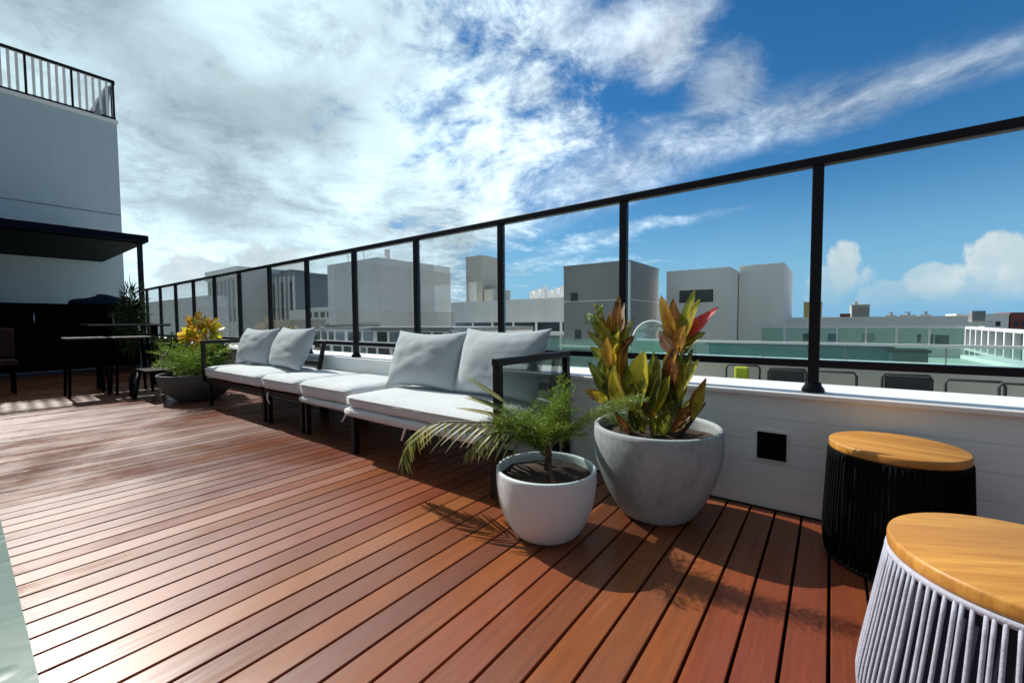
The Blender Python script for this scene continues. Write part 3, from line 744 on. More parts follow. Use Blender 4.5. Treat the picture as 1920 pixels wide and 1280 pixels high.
# right column
for a in ((-.60, .56, -.575, .83, .085, MAR, 1.99), (-.575, .58, -.545, .80, .07, OLI, 2.0), (-.625, .58, -.66, .78, .07, DRK, 2.01), (-.55, .62, -.505, .82, .06, OLI, 2.02), (-.64, .55, -.73, .69, .05, DRK, 2.0), (-.58, .52, -.66, .66, .06, OLI, 1.98), (-.56, .50, -.60, .70, .075, DRK, 1.98), (-.54, .60, -.52, .76, .06, OLI, 1.99), (-.50, .50, -.448, .69, .06, MAR, 2.03), (-.495, .5, -.445, .665, .045, OLI, 2.02), (-.61, .70, -.56, .86, .06, ORA, 2.0), (-.66, .60, -.65, .76, .05, MAR, 2.02)): L_(*a)
for a in ((-.70, .50, -.63, .74, .10, OLI, 1.965), (-.80, .52, -.86, .70, .085, YEL, 1.955), (-.66, .52, -.585, .70, .08, YEL, 1.96), (-.76, .50, -.69, .68, .09, YEL, 1.955), (-.60, .56, -.47, .78, .07, OLI, 1.98), (-.84, .56, -.99, .74, .07, OLI, 1.97), (-.87, .78, -.97, 1.02, .055, ORA, 2.03)): L_(*a)
# low filling leaves
for i in range(46):
    a = rn.uniform(0, 2*PI); r = rn.uniform(.03, .16); zz = rn.uniform(.41, .58)
    d = V((math.cos(a)*rn.uniform(.3, 1), math.sin(a)*rn.uniform(.3, 1), rn.uniform(.3, 1.4)))
    leaf(mb, (BP[0]+math.cos(a)*r*.7, BP[1]-.02+math.sin(a)*r*.6, zz-.02), d, rn.uniform(.09, .17), rn.uniform(.03, .055), (rn.uniform(-.5, .5), -1, .5), rn.uniform(-.2, .6), .3, rn.choice((OLI, DRK, DRK, OLI, MAR, YEL)), 7)
mb.build('leaves', CM, cr, recalc=False)
mb = MB(); rn = random.Random(8)
for i in range(26):
    p = V((-.905, 2.02, .86)); q = V((rn.uniform(-1.03, -.93), rn.uniform(1.99, 2.05), rn.uniform(.93, 1.03)))
    mb.tube([p, p.lerp(q, .6)+V((-.01, 0, .02)), q], .0016, 3, cap=False)
    leaf(mb, q, (rn.uniform(-1, 1), rn.uniform(-.5, .5), 1), .022, .016, (0, -1, .3), .3, .3, 0, 3)
for i in range(13):
    a = rn.uniform(1.6, 4.2); p = V((BP[0]+.17*math.cos(a), BP[1]+.17*math.sin(a)*.8, .39))
    plume(mb, p, p+V((rn.uniform(-.09, .09), rn.uniform(-.05, .03), rn.uniform(.08, .17))), .02, 9, .05, .016, rn)
mb.build('flower_stalks', M['fern_pale'], cr, recalc=False)

fn = thing('fern_plant', 'feathery green fern with long palm fronds growing from the small white pot', 'plant', (WP[0], WP[1], .27))
mb = MB(); mb.tube([(WP[0], WP[1]+.02, .25), (WP[0]-.005, WP[1]+.02, .30), (WP[0]+.01, WP[1]+.01, .36), (WP[0]-.01, WP[1], .42)], .020, 9, r1=.011)
mb.tube([(WP[0]+.11, WP[1]-.10, .268), (WP[0]+.05, WP[1]-.04, .285), (WP[0]+.01, WP[1]+.01, .34)], .012, 7, r1=.010)
mb.build('trunk', M['bark'], fn, smooth=False)
rn = random.Random(21); mb = MB()
crown = V((WP[0]-.01, WP[1], .40))
tips = []
for i in range(27):
    a = rn.uniform(0, 2*PI); ph = rn.uniform(.15, 1.3); rr = rn.uniform(.15, .27)
    tips.append(crown+V((math.cos(a)*math.cos(ph)*rr*1.05-.03, math.sin(a)*math.cos(ph)*rr*.8-.01, math.sin(ph)*rr*.95+.01)))
for i in range(7): tips.append(V((-.93+rn.uniform(-.03, .03), 1.60+rn.uniform(-.03, .03), .60+.02*i)))
for i in range(6): tips.append(V((-1.26+rn.uniform(-.03, .05), 1.5+rn.uniform(-.05, .05), .50+rn.uniform(-.04, .08))))
for tp in tips: plume(mb, crown+V((rn.uniform(-.01, .01), rn.uniform(-.01, .01), rn.uniform(-.06, .02))), tp, rn.uniform(.02, .06), 17, .075, .017, rn)
mb.build('foliage', M['fern'], fn, recalc=False)
mb = MB()
for i in range(5): plume(mb, crown+V((.02, 0, -.02)), (-.60+rn.uniform(-.06, .02), 1.66+rn.uniform(-.04, .04), .655+rn.uniform(-.03, .015)), .05+rn.uniform(0, .03), 34, .060, .016, rn)
mb.build('feathery_frond', M['fern_pale'], fn, recalc=False)
def palm_frond(mb, pts, n, L, droop, rn, W=.016):
    P_ = [V(p) for p in pts]; P_ = [P_[0]*2-P_[1]]+P_+[P_[-1]*2-P_[-2]]
    path = []
    for i in range(len(P_)-3):
        for j in range(8):
            t = j/8; a, b_, c, d = P_[i:i+4]
            path.append(.5*((2*b_)+(c-a)*t+(2*a-5*b_+4*c-d)*t*t+(3*b_-a-3*c+d)*t**3))
    path.append(P_[-2]); mb.tube(path, .0055, 6, r1=.0018)
    for k_ in range(n):
        t = .16+.84*k_/(n-1); i = min(len(path)-2, int(t*(len(path)-1))); b0 = path[i].lerp(path[i+1], t*(len(path)-1)-i)
        dv = (path[i+1]-path[max(0, i-1)]).normalized(); sdv = dv.cross(V((0, 0, 1)))
        sdv = sdv.normalized() if sdv.length > .2 else V((0, -1, 0))
        for sg in (-1, 1):
            d = (sdv*sg*(.75-.4*t)+dv*(.45+.5*t)+V((0, 0, -droop*rn.uniform(.7, 1.3)))).normalized()
            leaf(mb, b0, d, L*(.55+.45*math.sin(PI*min(1, t*.9+.15)))*rn.uniform(.85, 1.1), W, (0, -.3, 1), rn.uniform(.2, .7), .5, 0, 6)
mb = MB(); rn = random.Random(5)
palm_frond(mb, [crown+V((-.02, -.01, .0)), (-1.20, 1.53, .475), (-1.40, 1.49, .468), (-1.58, 1.47, .445), (-1.70, 1.46, .40), (-1.80, 1.46, .31), (-1.84, 1.46, .22)], 22, .205, .42, rn, .015)
palm_frond(mb, [crown+V((-.03, -.01, .0)), (-1.16, 1.50, .455), (-1.26, 1.45, .43), (-1.33, 1.42, .36)], 14, .15, .8, rn, .014)
mb.build('drooping_frond', M['palm'], fn, recalc=False)
mb = MB()
for tip, base_ in (((-1.50, 1.56, .70), (-1.20, 1.56, .56)), ((-1.44, 1.50, .60), (-1.17, 1.54, .53)), ((-1.46, 1.46, .555), (-1.16, 1.53, .50)), ((-1.36, 1.45, .62), (-1.15, 1.54, .52))):
    mb.tube([crown, (crown+V(base_))/2+V((0, 0, .02)), V(base_)], .004, 5)
    d = V(tip)-V(base_); leaf(mb, base_, d, d.length, .022, (0, -.6, 1), .2, .5, 0, 8)
mb.build('young_frond', M['palm'], fn, recalc=False)

# far planter: ferns and orange croton
fp = thing('fern_plant', 'bushy green fern filling the dark grey bowl beyond the sofas', 'plant', (LP[0], LP[1], .28))
mb = MB(); rn = random.Random(11)
for i in range(46):
    a = rn.uniform(0, 2*PI); rr = rn.uniform(.2, .55)
    plume(mb, (LP[0]+rn.uniform(-.2, .2), LP[1]+rn.uniform(-.15, .15), .28), (LP[0]+math.cos(a)*rr*1.1, LP[1]+math.sin(a)*rr*.9, .28+rn.uniform(.12, .50)), .08, 12, .12, .042, rn, dens=6)
mb.build('foliage', M['fern'], fp, recalc=False)
oc = thing('croton_plant', 'compact croton with orange and yellow leaves at the far end of the sofas', 'plant', (-6.62, 2.18, .3))
mb = MB(); rn = random.Random(12)
for i in range(6):
    mb.tube([(-6.55+rn.uniform(-.05, .05), 2.0, .28), (-6.7+rn.uniform(-.1, .1), 2.05, .55), (-6.86+rn.uniform(-.15, .15), 2.05, .82)], .012, 5, r1=.006)
mb.build('stem', M['bark'], oc)
mb = MB()
for i in range(110):
    v = V((rn.gauss(0, 1), rn.gauss(0, 1), rn.gauss(0, 1))).normalized()*(rn.random()**.4)
    d = v*1.1+V((rn.uniform(-.4, .4), rn.uniform(-.6, .1), rn.uniform(-.1, .6)))
    leaf(mb, (-6.88+v.x*.24, 2.05+v.y*.16, .80+v.z*.20), d, rn.uniform(.12, .19), rn.uniform(.075, .12), (rn.uniform(-.4, .4), -1, .5), rn.uniform(-.1, .9), .25, (YEL if rn.random() < .5 else ORA) if rn.random() < .92 else OLI, 6, wav=.010)
mb.build('leaves', CM, oc, recalc=False)
def bush(name, label, c, r, n, mats, lw=(.05, .03), rn=None, parent=None):
    rn = rn or random.Random(len(name)+n)
    t = thing(name, label, 'plant', (c[0], c[1], c[2]-r[2]))
    mb = MB()
    for i in range(7):
        a = rn.uniform(0, 2*PI); mb.tube([(c[0], c[1], c[2]-r[2]), (c[0]+r[0]*.3*math.cos(a), c[1]+r[1]*.3*math.sin(a), c[2]-r[2]*.2), (c[0]+r[0]*.7*math.cos(a), c[1]+r[1]*.7*math.sin(a), c[2]+r[2]*.5)], .012, 5, r1=.004)
    mb.build('stem', M['bark'], t)
    mb = MB()
    for i in range(n):
        v = V((rn.gauss(0, 1), rn.gauss(0, 1), rn.gauss(0, 1))).normalized()*(rn.random()**.4)
        v *= .75+.45*noise.noise(v*2.2+V(c)*3)
        p = V(c)+V((v.x*r[0], v.y*r[1], v.z*r[2]))
        d = v+V((rn.uniform(-.6, .6), rn.uniform(-.6, .6), rn.uniform(-.2, .8)))
        leaf(mb, p, d, lw[0]*rn.uniform(.7, 1.4), lw[1]*rn.uniform(.7, 1.2), (rn.uniform(-1, 1), -1, rn.uniform(-.5, 1)), .4, .3, 0, 3)
    mb.build('foliage', mats, t, recalc=False)
    return t
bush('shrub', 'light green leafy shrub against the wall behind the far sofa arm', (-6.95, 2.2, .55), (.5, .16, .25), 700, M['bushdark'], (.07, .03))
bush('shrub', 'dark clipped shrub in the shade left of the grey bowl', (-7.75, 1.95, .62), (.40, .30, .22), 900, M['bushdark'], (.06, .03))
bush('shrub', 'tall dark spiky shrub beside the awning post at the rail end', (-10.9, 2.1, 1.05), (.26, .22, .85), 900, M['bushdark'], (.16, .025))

# ------------------------------------------------------------------ low bent stool by the far planter
t = thing('side_stool', 'low black bent frame stool left of the dark grey bowl', 'stool', (-7.2, 1.62, 0))
mb = MB(); mb.tube([(-7.42, 1.40, 0), (-7.45, 1.40, .22), (-7.38, 1.42, .31), (-7.26, 1.46, .345), (-6.9, 1.60, .35), (-6.8, 1.66, .35)], .028, 8); mb.build('bent_frame', M['black'], t)
mb = MB(); mb.tube([(-7.12, 1.36, 0), (-7.22, 1.44, .33)], .026, 8); mb.build('leg', M['black'], t)
mb = MB(); mb.tube([(-7.45, 1.75, 0), (-7.38, 1.72, .33)], .026, 8); mb.build('leg', M['black'], t)
mb = MB(); mb.tube([(-6.88, 1.80, 0), (-6.85, 1.70, .33)], .026, 8); mb.build('leg', M['black'], t)
mb = MB(); mb.box((-7.36, 1.42, .352), (-6.80, 1.74, .375), bev=.008); mb.build('seat', M['counter'], t)

# ------------------------------------------------------------------ glass table at the viewer's left hand
t = thing('glass_table', 'green glass table with wet top at the left edge of the view', 'table', (-1.0, -.3, 0))
mb = MB(); poly = []
x0, x1, y0, y1, rr = -1.385, -.42, -.75, .037, .05
for cx, cy, a0 in ((x1-rr, y1-rr, 0), (x0+rr, y1-rr, 90), (x0+rr, y0+rr, 180), (x1-rr, y0+rr, 270)):
    for k_ in range(9): a = R(a0+k_*11.25); poly.append((cx+rr*math.cos(a), cy+rr*math.sin(a)))
mb.prism(poly, .588, .60); mb.build('table_top', M['wet_glass'], t)
mb = MB(); mb.box((-1.34, -.72, .556), (-.46, -.02, .586)); mb.build('apron', M['steel'], t)
for x in (-1.31, -.49):
    for y in (-.69, -.05):
        mb = MB(); mb.box((x-.02, y-.02, 0), (x+.02, y+.02, .555)); mb.build('leg', M['steel'], t)

# ------------------------------------------------------------------ rooftop building at the far end, awning, bar
XB = -15.3
bd = thing('rooftop_building', 'tall grey blue stair block with a railed roof at the far end of the deck', 'building', (XB-3, -1.5, 0))
mb = MB(); mb.box((XB-7, -9, -.3), (XB, 2.835, 6.30)); mb.build('wall', M['facade'], bd)
mb = MB(); mb.box((XB-7.02, -9.02, 6.30), (XB+.04, 2.865, 6.385), bev=.01); mb.build('roof_edge', M['bld_white'], bd)
mb = MB(); mb.box((XB-.01, -9, 3.88), (XB+.006, 2.83, 3.905)); mb.build('groove', M['groove'], bd)
mb = MB(); mb.box((XB-.03, -9, 7.33), (XB+.03, 2.82, 7.40)); rr_ = mb.build('roof_railing', M['sofa_metal'], bd)
mb = MB(); mb.box((XB-.02, -9, 6.40), (XB+.02, 2.82, 6.44)); mb.build('bottom_rail', M['sofa_metal'], rr_)
y = 2.79; i = 0
while y > -1.2:
    wd = .05 if i % 6 else .045
    mb = MB(); mb.box((XB-.014, y-wd/2, 6.44), (XB+.014, y+wd/2, 7.33)); mb.build('baluster', M['bld_white'] if i % 6 else M['sofa_metal'], rr_)
    y -= .128; i += 1
mb = MB(); mb.box((XB-7, 2.79, 7.33), (XB-.05, 2.84, 7.40)); mb.box((XB-7, 2.80, 6.40), (XB-.05, 2.83, 6.44))
for i in range(12): mb.box((XB-.4-i*.5, 2.80, 6.44), (XB-.37-i*.5, 2.83, 7.33))
mb.build('side_railing', M['sofa_metal'], bd)
mb = MB()                                                            # furled parasol leaning in the corner of the roof
pr = [(-.25, 0), (-.16, .05), (-.10, .30), (-.04, .60), (.0, .86), (.10, .84), (.16, .50), (.20, .22), (.22, 0)]
n_ = 10
for (yy, zz) in [(0, 0)]: pass
ax = [V((XB-.12, 2.50, 6.40)), V((XB-.12, 2.53, 6.55)), V((XB-.12, 2.60, 6.85)), V((XB-.12, 2.67, 7.10)), V((XB-.12, 2.71, 7.26))]
rad = [.20, .17, .115, .075, .05]
rings = []
for p, r in zip(ax, rad): rings.append([mb.b.verts.new(p+V((math.cos(2*PI*k_/n_)*r*.8*(1+.18*math.sin(k_*5)), math.sin(2*PI*k_/n_)*r*(1+.12*math.cos(k_*3)), 0))) for k_ in range(n_)])
for i in range(4):
    for k_ in range(n_): mb.b.faces.new((rings[i][k_], rings[i][(k_+1) % n_], rings[i+1][(k_+1) % n_], rings[i+1][k_])).smooth = True
mb.b.faces.new(rings[0][::-1]); mb.b.faces.new(rings[-1])
o = mb.build('furled_parasol', M['bld_tower']); tag(o, 'dark furled parasol leaning in the corner of the high roof railing', 'parasol')

aw = thing('awning', 'flat navy awning over the bar, held by a slim black post', 'awning', (-13.2, 0, 2.6))
mb = MB(); mb.box((XB+.005, -8, 2.63), (-11.14, 2.47, 2.765), bev=.02); mb.build('canopy', M['canopy'], aw)
mb = MB(); mb.box((XB+.01, -7.9, 2.605), (-11.3, 2.42, 2.63)); mb.build('underside', M['counter'], aw)
mb = MB(); mb.box((-11.28, 2.30, 0), (-11.20, 2.38, 2.604), bev=.006); mb.build('post', M['black'], aw)

bc = thing('bar_counter', 'long black bar counter under the navy awning', 'bar', (-12.3, 0, 0))
mb = MB(); mb.box((-12.9, -7, .08), (-12.04, 2.42, 1.32)); mb.build('body', M['counter'], bc)
mb = MB(); mb.box((-13.0, -7.05, 1.322), (-11.98, 2.43, 1.375), bev=.006); mb.build('counter_top', M['counter'], bc)
for yy in (-2.0, -.9, .2, 1.3):
    mb = MB(); mb.box((-12.035, yy, .15), (-12.02, yy+1.0, 1.27)); p = mb.build('door', M['counter'], bc)
    mb = MB(); mb.tube([(-12.0, yy+.72, .95), (-12.0, yy+.72, 1.22)], .010, 8); mb.build('handle', M['steel'], p)
mb = MB(); n_ = 24; rows = []
for j in range(9):
    v = j/8; row = []
    for k_ in range(n_):
        a = 2*PI*k_/n_; ca, sa = math.cos(a), math.sin(a)
        e = abs(ca)**.6*(1 if ca > 0 else -1); f = abs(sa)**.6*(1 if sa > 0 else -1)
        rr2 = (1-v**3.0)*1.0+.02; zz = 1.377+.19*math.sin(v*PI/2)*(1+.25*math.sin(f*2.4+.6))
        row.append(mb.b.verts.new((-12.45+e*.34*rr2, 1.86+f*.42*rr2+.03*noise.noise(V((e*2, f*3, v))), zz+.015*noise.noise(V((e*3, f*4, v*2))))))
    rows.append(row)
for j in range(8):
    for k_ in range(n_): mb.b.faces.new((rows[j][k_], rows[j][(k_+1) % n_], rows[j+1][(k_+1) % n_], rows[j+1][k_])).smooth = True
mb.b.faces.new(rows[-1]); mb.b.faces.new(rows[0][::-1])
tag(mb.build('covered_grill', M['navy']), 'low grill under a navy cloth cover on the bar counter end', 'grill')

ht = thing('high_table', 'long dark bar height table in the shade before the bar counter', 'table', (-8.6, 1.5, 0))
mb = MB(); mb.box((-9.0, 1.14, .93), (-8.45, 2.10, .968), bev=.004); mb.build('table_top', M['counter'], ht)
mb = MB(); mb.box((-8.449, 1.15, .945), (-8.44, 2.09, .966)); mb.build('edge_trim', M['table_top'], ht)
for yy in (1.3, 1.95):
    mb = MB(); mb.box((-8.77, yy-.04, .02), (-8.69, yy+.04, .929)); p = mb.build('pedestal', M['counter'], ht)
    mb = MB(); mb.box((-8.95, yy-.03, 0), (-8.5, yy+.03, .02)); mb.build('foot', M['counter'], p)
def barstool(label, x, y, seatm):
    t = thing('bar_stool', label, 'bar stool', (x, y, 0), 'bar stools at the high table')
    mb = MB(); mb.box((x-.20, y-.20, .765), (x+.20, y+.20, .79), bev=.01); mb.build('seat', seatm, t)
    for a in (-1, 1):
        for b_ in (-1, 1):
            mb = MB(); mb.bar((x+a*.19, y+b_*.19, 0), (x+a*.16, y+b_*.16, .765), .028); mb.build('leg', M['counter'], t)
    mb = MB(); mb.bar((x-.18, y-.18, .28), (x+.18, y-.18, .28), .02); mb.bar((x-.18, y+.18, .28), (x+.18, y+.18, .28), .02); mb.build('footrest', M['counter'], t)
barstool('bar stool with pale seat, left one at the high table', -8.05, 1.06, M['table_top'])
barstool('bar stool with pale seat, standing next to the dark shrub', -7.95, 1.50, M['table_top'])
t = thing('chair', 'dark red upholstered chair in the shade at the far left', 'chair', (-9.3, .35, 0))
mb = MB(); mb.box((-9.5, .05, .40), (-9.05, .52, .48), bev=.02); mb.build('seat', M['redseat'], t)
mb = MB(); mb.box((-9.52, .05, .50), (-9.44, .52, .92), bev=.02); mb.build('backrest', M['redseat'], t)
for x in (-9.46, -9.09):
    for y in (.09, .48):
        mb = MB(); mb.bar((x, y, 0), (x, y, .40), .035); mb.build('leg', M['counter'], t)

# ------------------------------------------------------------------ neighbouring terrace below the wall
mb = MB(); mb.box((-30, 3.3, -1.2), (14, 13, -.62)); o = mb.build('neighbour_terrace', M['terrace']); tag(o, kind='structure')
nb = thing('glass_balustrade', 'frameless green glass balustrade with a white cap along the neighbouring terrace', 'balustrade', (0, 8, -.6))
mb = MB(); mb.box((-3.0, 7.98, .575), (6.5, 8.06, .612)); mb.build('cap_rail', M['coping'], nb)
mb = MB(); mb.box((-3.0, 7.9, -.62), (6.5, 8.25, .31)); mb.build('base_wall', M['bld_beige'], nb)
mb = MB(); mb.box((-3.0, 7.88, .312), (6.5, 8.27, .345)); mb.build('base_coping', M['coping'], nb)
x = -3.0
while x < 6.4:
    mb = MB(); mb.box((x+.006, 8.01, .347), (x+1.055, 8.022, .574)); mb.build('glass_panel', M['glass_green'], nb)
    mb = MB(); mb.box((x-.005, 8.005, .347), (x+.005, 8.027, .574)); mb.build('glass_clip', M['bld_dark'], nb)
    x += 1.06
gb2 = thing('glass_balustrade', 'green glass balustrade seen just right of the near sofa pillows', 'balustrade', (-4, 7, -.6))
mb = MB(); mb.box((-6.2, 7.0, -.6), (-2.2, 7.15, .10)); mb.build('base_wall', M['bld_pale'], gb2)
for i in range(4):
    mb = MB(); mb.box((-6.2+i*1.0+.006, 7.06, .102), (-5.2+i*1.0-.006, 7.075, .64)); mb.build('glass_panel', M['glass_green'], gb2)
ts = thing('shade_screen', 'long teal screen behind the neighbouring glass balustrade', 'screen', (0, 8.9, -.6))
mb = MB(); mb.box((-1.9, 8.9, -.6), (.75, 8.98, .50)); mb.build('panel', M['teal'], ts)
mb = MB(); mb.box((-1.95, 8.86, .502), (.80, 9.02, .545)); mb.build('top_beam', M['teal_dark'], ts)
pb = thing('storage_box', 'dark teal box with a flat lid beside the teal screen', 'box', (.95, 8.75, -.6))
mb = MB(); mb.box((.74, 8.4, -.6), (1.12, 8.85, .47)); mb.build('body', M['teal_dark'], pb)
mb = MB(); mb.box((.71, 8.37, .472), (1.15, 8.88, .51)); mb.build('lid', M['counter'], pb)
rf = thing('roof_slab', 'grey green sloping roof with white edges beyond the glass balustrade', 'roof', (3, 13, -.6))
mb = MB(); mb.prism([(1.15, 9.1), (6.5, 9.1), (6.0, 12.6), (1.5, 12.6)], -.6, .14); mb.build('slope', M['roof_green'], rf)
mb = MB(); mb.bar((1.12, 9.1, .18), (1.48, 12.6, .18), .10, .08); mb.build('white_edge', M['coping'], rf)
mb = MB(); mb.prism([(2.15, 12.55), (2.62, 12.55), (2.75, 9.2), (2.45, 9.2)], .142, .22); mb.build('white_edge', M['coping'], rf)

def lawnchair(label, x, y, cush=None, solid=False):
    t = thing('terrace_chair', label, 'chair', (x, y, -.62), 'black tube chairs on the neighbouring terrace')
    k = M['outdoor_chair']
    for s_ in (-1, 1):
        xx = x+s_*.25
        mb = MB(); mb.tube([(xx, y-.25, -.62), (xx, y-.24, -.02), (xx, y-.21, .03), (xx, y-.15, .045), (xx, y+.22, .045), (xx, y+.28, .03), (xx, y+.30, -.02), (xx, y+.33, -.62)], .02, 7); mb.build('side_frame', k, t)
    mb = MB(); mb.box((x-.23, y-.22, -.21), (x+.23, y+.24, -.17), bev=.01); mb.build('seat', k, t)
    mb = MB(); mb.tube([(x-.23, y+.25, -.19), (x-.235, y+.30, .20), (x-.21, y+.305, .25), (x+.21, y+.305, .25), (x+.235, y+.30, .20), (x+.23, y+.25, -.19)], .016, 7)
    if solid: mb.box((x-.215, y+.262, -.15), (x+.215, y+.278, .235), bev=.006)
    mb.build('backrest', k, t)
    if cush: mb = MB(); mb.box((x-.10, y+.16, -.165), (x+.10, y+.238, .24), bev=.03); mb.build('back_cushion', cush, t)
    return t
lawnchair('black chair with a lime cushion on the neighbouring terrace, left of all', -1.10, 7.2, M['lime'])
lawnchair('black chair on the neighbouring terrace directly right of the lime cushioned one', -.50, 7.0, None, True)
lawnchair('black chair on the neighbouring terrace just right of the nearest tall rail post', .05, 6.9)
lawnchair('black chair below the dark teal box on the neighbouring terrace', .78, 7.0, None, True)
lawnchair('black chair on the neighbouring terrace, second from the right', 1.32, 6.7)
lawnchair('black chair on the neighbouring terrace, at the right edge of the view', 1.72, 6.6)

dm = thing('glass_canopy', 'pale barrel shaped glass canopy seen between the croton heads', 'canopy', (-4.1, 12.5, -.6))
mb = MB(); n_ = 14
for j in range(n_):
    a0, a1 = PI*j/n_, PI*(j+1)/n_
    mb.face([(-4.08+.57*math.cos(a0), 12, .35+.62*math.sin(a0)), (-4.08+.57*math.cos(a1), 12, .35+.62*math.sin(a1)), (-4.08+.57*math.cos(a1), 14, .35+.62*math.sin(a1)), (-4.08+.57*math.cos(a0), 14, .35+.62*math.sin(a0))])
mb.build('vault', M['glass_dome'], dm, smooth=True)
mb = MB(); mb.tube([(-4.08+.575*math.cos(PI*j/n_), 12, .35+.625*math.sin(PI*j/n_)) for j in range(n_+1)], .02, 6); mb.build('arch_rib', M['bld_white'], dm)
mb = MB(); mb.box((-4.66, 11.99, -.6), (-3.50, 14, .34)); mb.build('base', M['glass_dome'], dm)

# ------------------------------------------------------------------ the city beyond
def building(name, label, x0, x1, y0, y1, zt, mat, zb=-14, lip=.25, lipmat=None, cat='building', group=None):
    t = thing(name, label, cat, ((x0+x1)/2, (y0+y1)/2, zb), group)
    mb = MB(); mb.box((x0, y0, zb), (x1, y1, zt-lip)); mb.build('wall', mat, t)
    e = max(.02, lip*.18)
    mb = MB(); mb.box((x0-e, y0-e, zt-lip), (x1+e, y1+e, zt)); mb.build('roof_edge', lipmat or mat, t)
    return t
def win(t, x0, x1, y, z0, z1, fr=.06, mat=None, frame=True):
    mb = MB(); mb.box((x0, y-.02, z0), (x1, y+.05, z1)); p = mb.build('window', mat or M['window'], t)
    if frame:
        mb = MB()
        for a, c in (((x0-fr, y-.05, z1), (x1+fr, y+.02, z1+fr)), ((x0-fr, y-.05, z0-fr), (x1+fr, y+.02, z0)), ((x0-fr, y-.05, z0), (x0, y+.02, z1)), ((x1, y-.05, z0), (x1+fr, y+.02, z1))): mb.box(a, c)
        mb.build('frame', M['bld_white'], p)
    return p
# dark box
b1 = building('box_building', 'dark grey windowless cube of a building behind the croton left head', -11.59, -7.92, 20, 24.4, 3.96, M['bld_dark'], lip=.10)
mb = MB(); mb.box((-11.6, 19.97, 2.02), (-7.91, 20.01, 2.06)); mb.box((-7.93, 19.99, 2.02), (-7.89, 24.4, 2.06)); mb.build('panel_joint', M['bld_grey'], b1)
mb = MB(); mb.box((-8.03, 19.95, -2), (-7.87, 20.08, 3.86)); mb.build('corner_trim', M['bld_grey'], b1)
win(b1, -11.15, -10.75, 19.99, 2.05, 2.5, frame=False); win(b1, -10.9, -10.55, 19.99, .0, .55, frame=False); win(b1, -11.4, -10.0, 19.99, -1.25, -.55, frame=False, mat=M['window_pale'])
mb = MB(); mb.box((-11.75, 19.7, -.42), (-7.6, 20.0, -.3)); mb.build('ledge', M['bld_pale'], b1)
# light boxes
b2 = building('box_building', 'pale rendered house block with one wide dark window behind the croton right head', -7.354, -4.198, 24, 30, 3.71, M['bld_pale'], lip=.08, lipmat=M['bld_grey'])
win(b2, -6.65, -4.93, 23.99, 1.95, 2.62, .03)
b3 = building('box_building', 'plain pale block with a blank wall, right of the dark windowed house', -4.15, -2.05, 26.5, 33, 4.0, M['bld_pale'], lip=.05)
mb = MB(); mb.box((-4.0, 26.44, -.3), (-3.55, 26.5, .35)); mb.build('service_hatch', M['bld_grey'], b3)
# big grey box
b4 = building('box_building', 'large pale grey windowless hall rising above the sofas', -60.25, -47.92, 34, 47.4, 9.66, M['bld_grey'], lip=.15)
mb = MB(); mb.box((-58.2, 33.9, -14), (-57.95, 34, 9.5)); mb.box((-47.95, 39.4, -14), (-47.75, 40.2, 9.5)); mb.build('downpipe', M['bld_white'], b4)
mb = MB(); mb.box((-49.7, 36.5, 9.66), (-49.2, 37, 11.2)); mb.box((-58, 36, 9.66), (-57.9, 36.1, 11.3)); mb.box((-54, 36, 9.66), (-53.9, 36.1, 11.8)); mb.box((-58.5, 36, 10.9), (-57.4, 36.08, 10.96)); mb.box((-54.5, 36, 11.5), (-53.3, 36.08, 11.56)); mb.build('antenna', M['bld_grey'], b4)
mb = MB(); mb.box((-60.4, 33.5, .35), (-47.6, 34, .75)); mb.build('ledge', M['bld_dark'], b4)
# low block with white floors in front of the hall
b5 = building('apartment_building', 'low apartment block with white floor bands seen over the poufs', -40.6, -20.5, 22, 30, .62, M['bld_grey'], lip=.3, lipmat=M['bld_dark'])
for zz in (-.95, -2.35, -3.8):
    mb = MB(); mb.box((-40.8, 21.6, zz), (-20.3, 22.0, zz+.30)); mb.build('floor_band', M['bld_white'], b5)
rn = random.Random(4)
for zz in (-.62, -2.02, -3.4):
    x = -40.3
    while x < -21:
        wd = rn.uniform(.7, 1.5); p = win(b5, x, x+wd, 21.99, zz, zz+.85, .04, M['window'] if rn.random() < .6 else M['window_pale'], False); x += wd+rn.uniform(.25, .7)
# wing
b6 = building('long_building', 'long white wing with strip windows left of the dark cube', -40.4, -16, 40, 52, 3.64, M['bld_pale'], lip=.12, lipmat=M['bld_grey'])
for (z0, z1) in ((-.05, .95), (-2.8, -.55)):
    x = -39.6
    while x < -17:
        win(b6, x, x+2.9, 39.98, z0, z1, .08, M['window'] if z0 > -1 else M['window_pale'], False); x += 3.25
mb = MB(); mb.box((-40.6, 39.2, -.42), (-16, 40, -.12)); mb.build('ledge', M['bld_grey'], b6)
for i in range(6): mb = MB(); mb.box((-30.5+i*.9, 44, 3.64), (-30.0+i*.9, 44.6, 4.9+.2*(i % 3))); mb.build('roof_unit', M['bld_grey'], b6)
cy = building('tower', 'slim flat topped beige tower with a pale panel beside the grey hall', -42.3, -39.2, 45, 48.5, 10.4, M['bld_beige'], lip=.25)
mb = MB(); mb.box((-41.6, 44.85, 2.5), (-40.3, 44.99, 6.7)); mb.build('panel', M['bld_white'], cy)
building('annex_building', 'small grey annex joined to the slim beige tower', -38.9, -37.3, 45, 49, 5.6, M['bld_beige'], lip=.2)
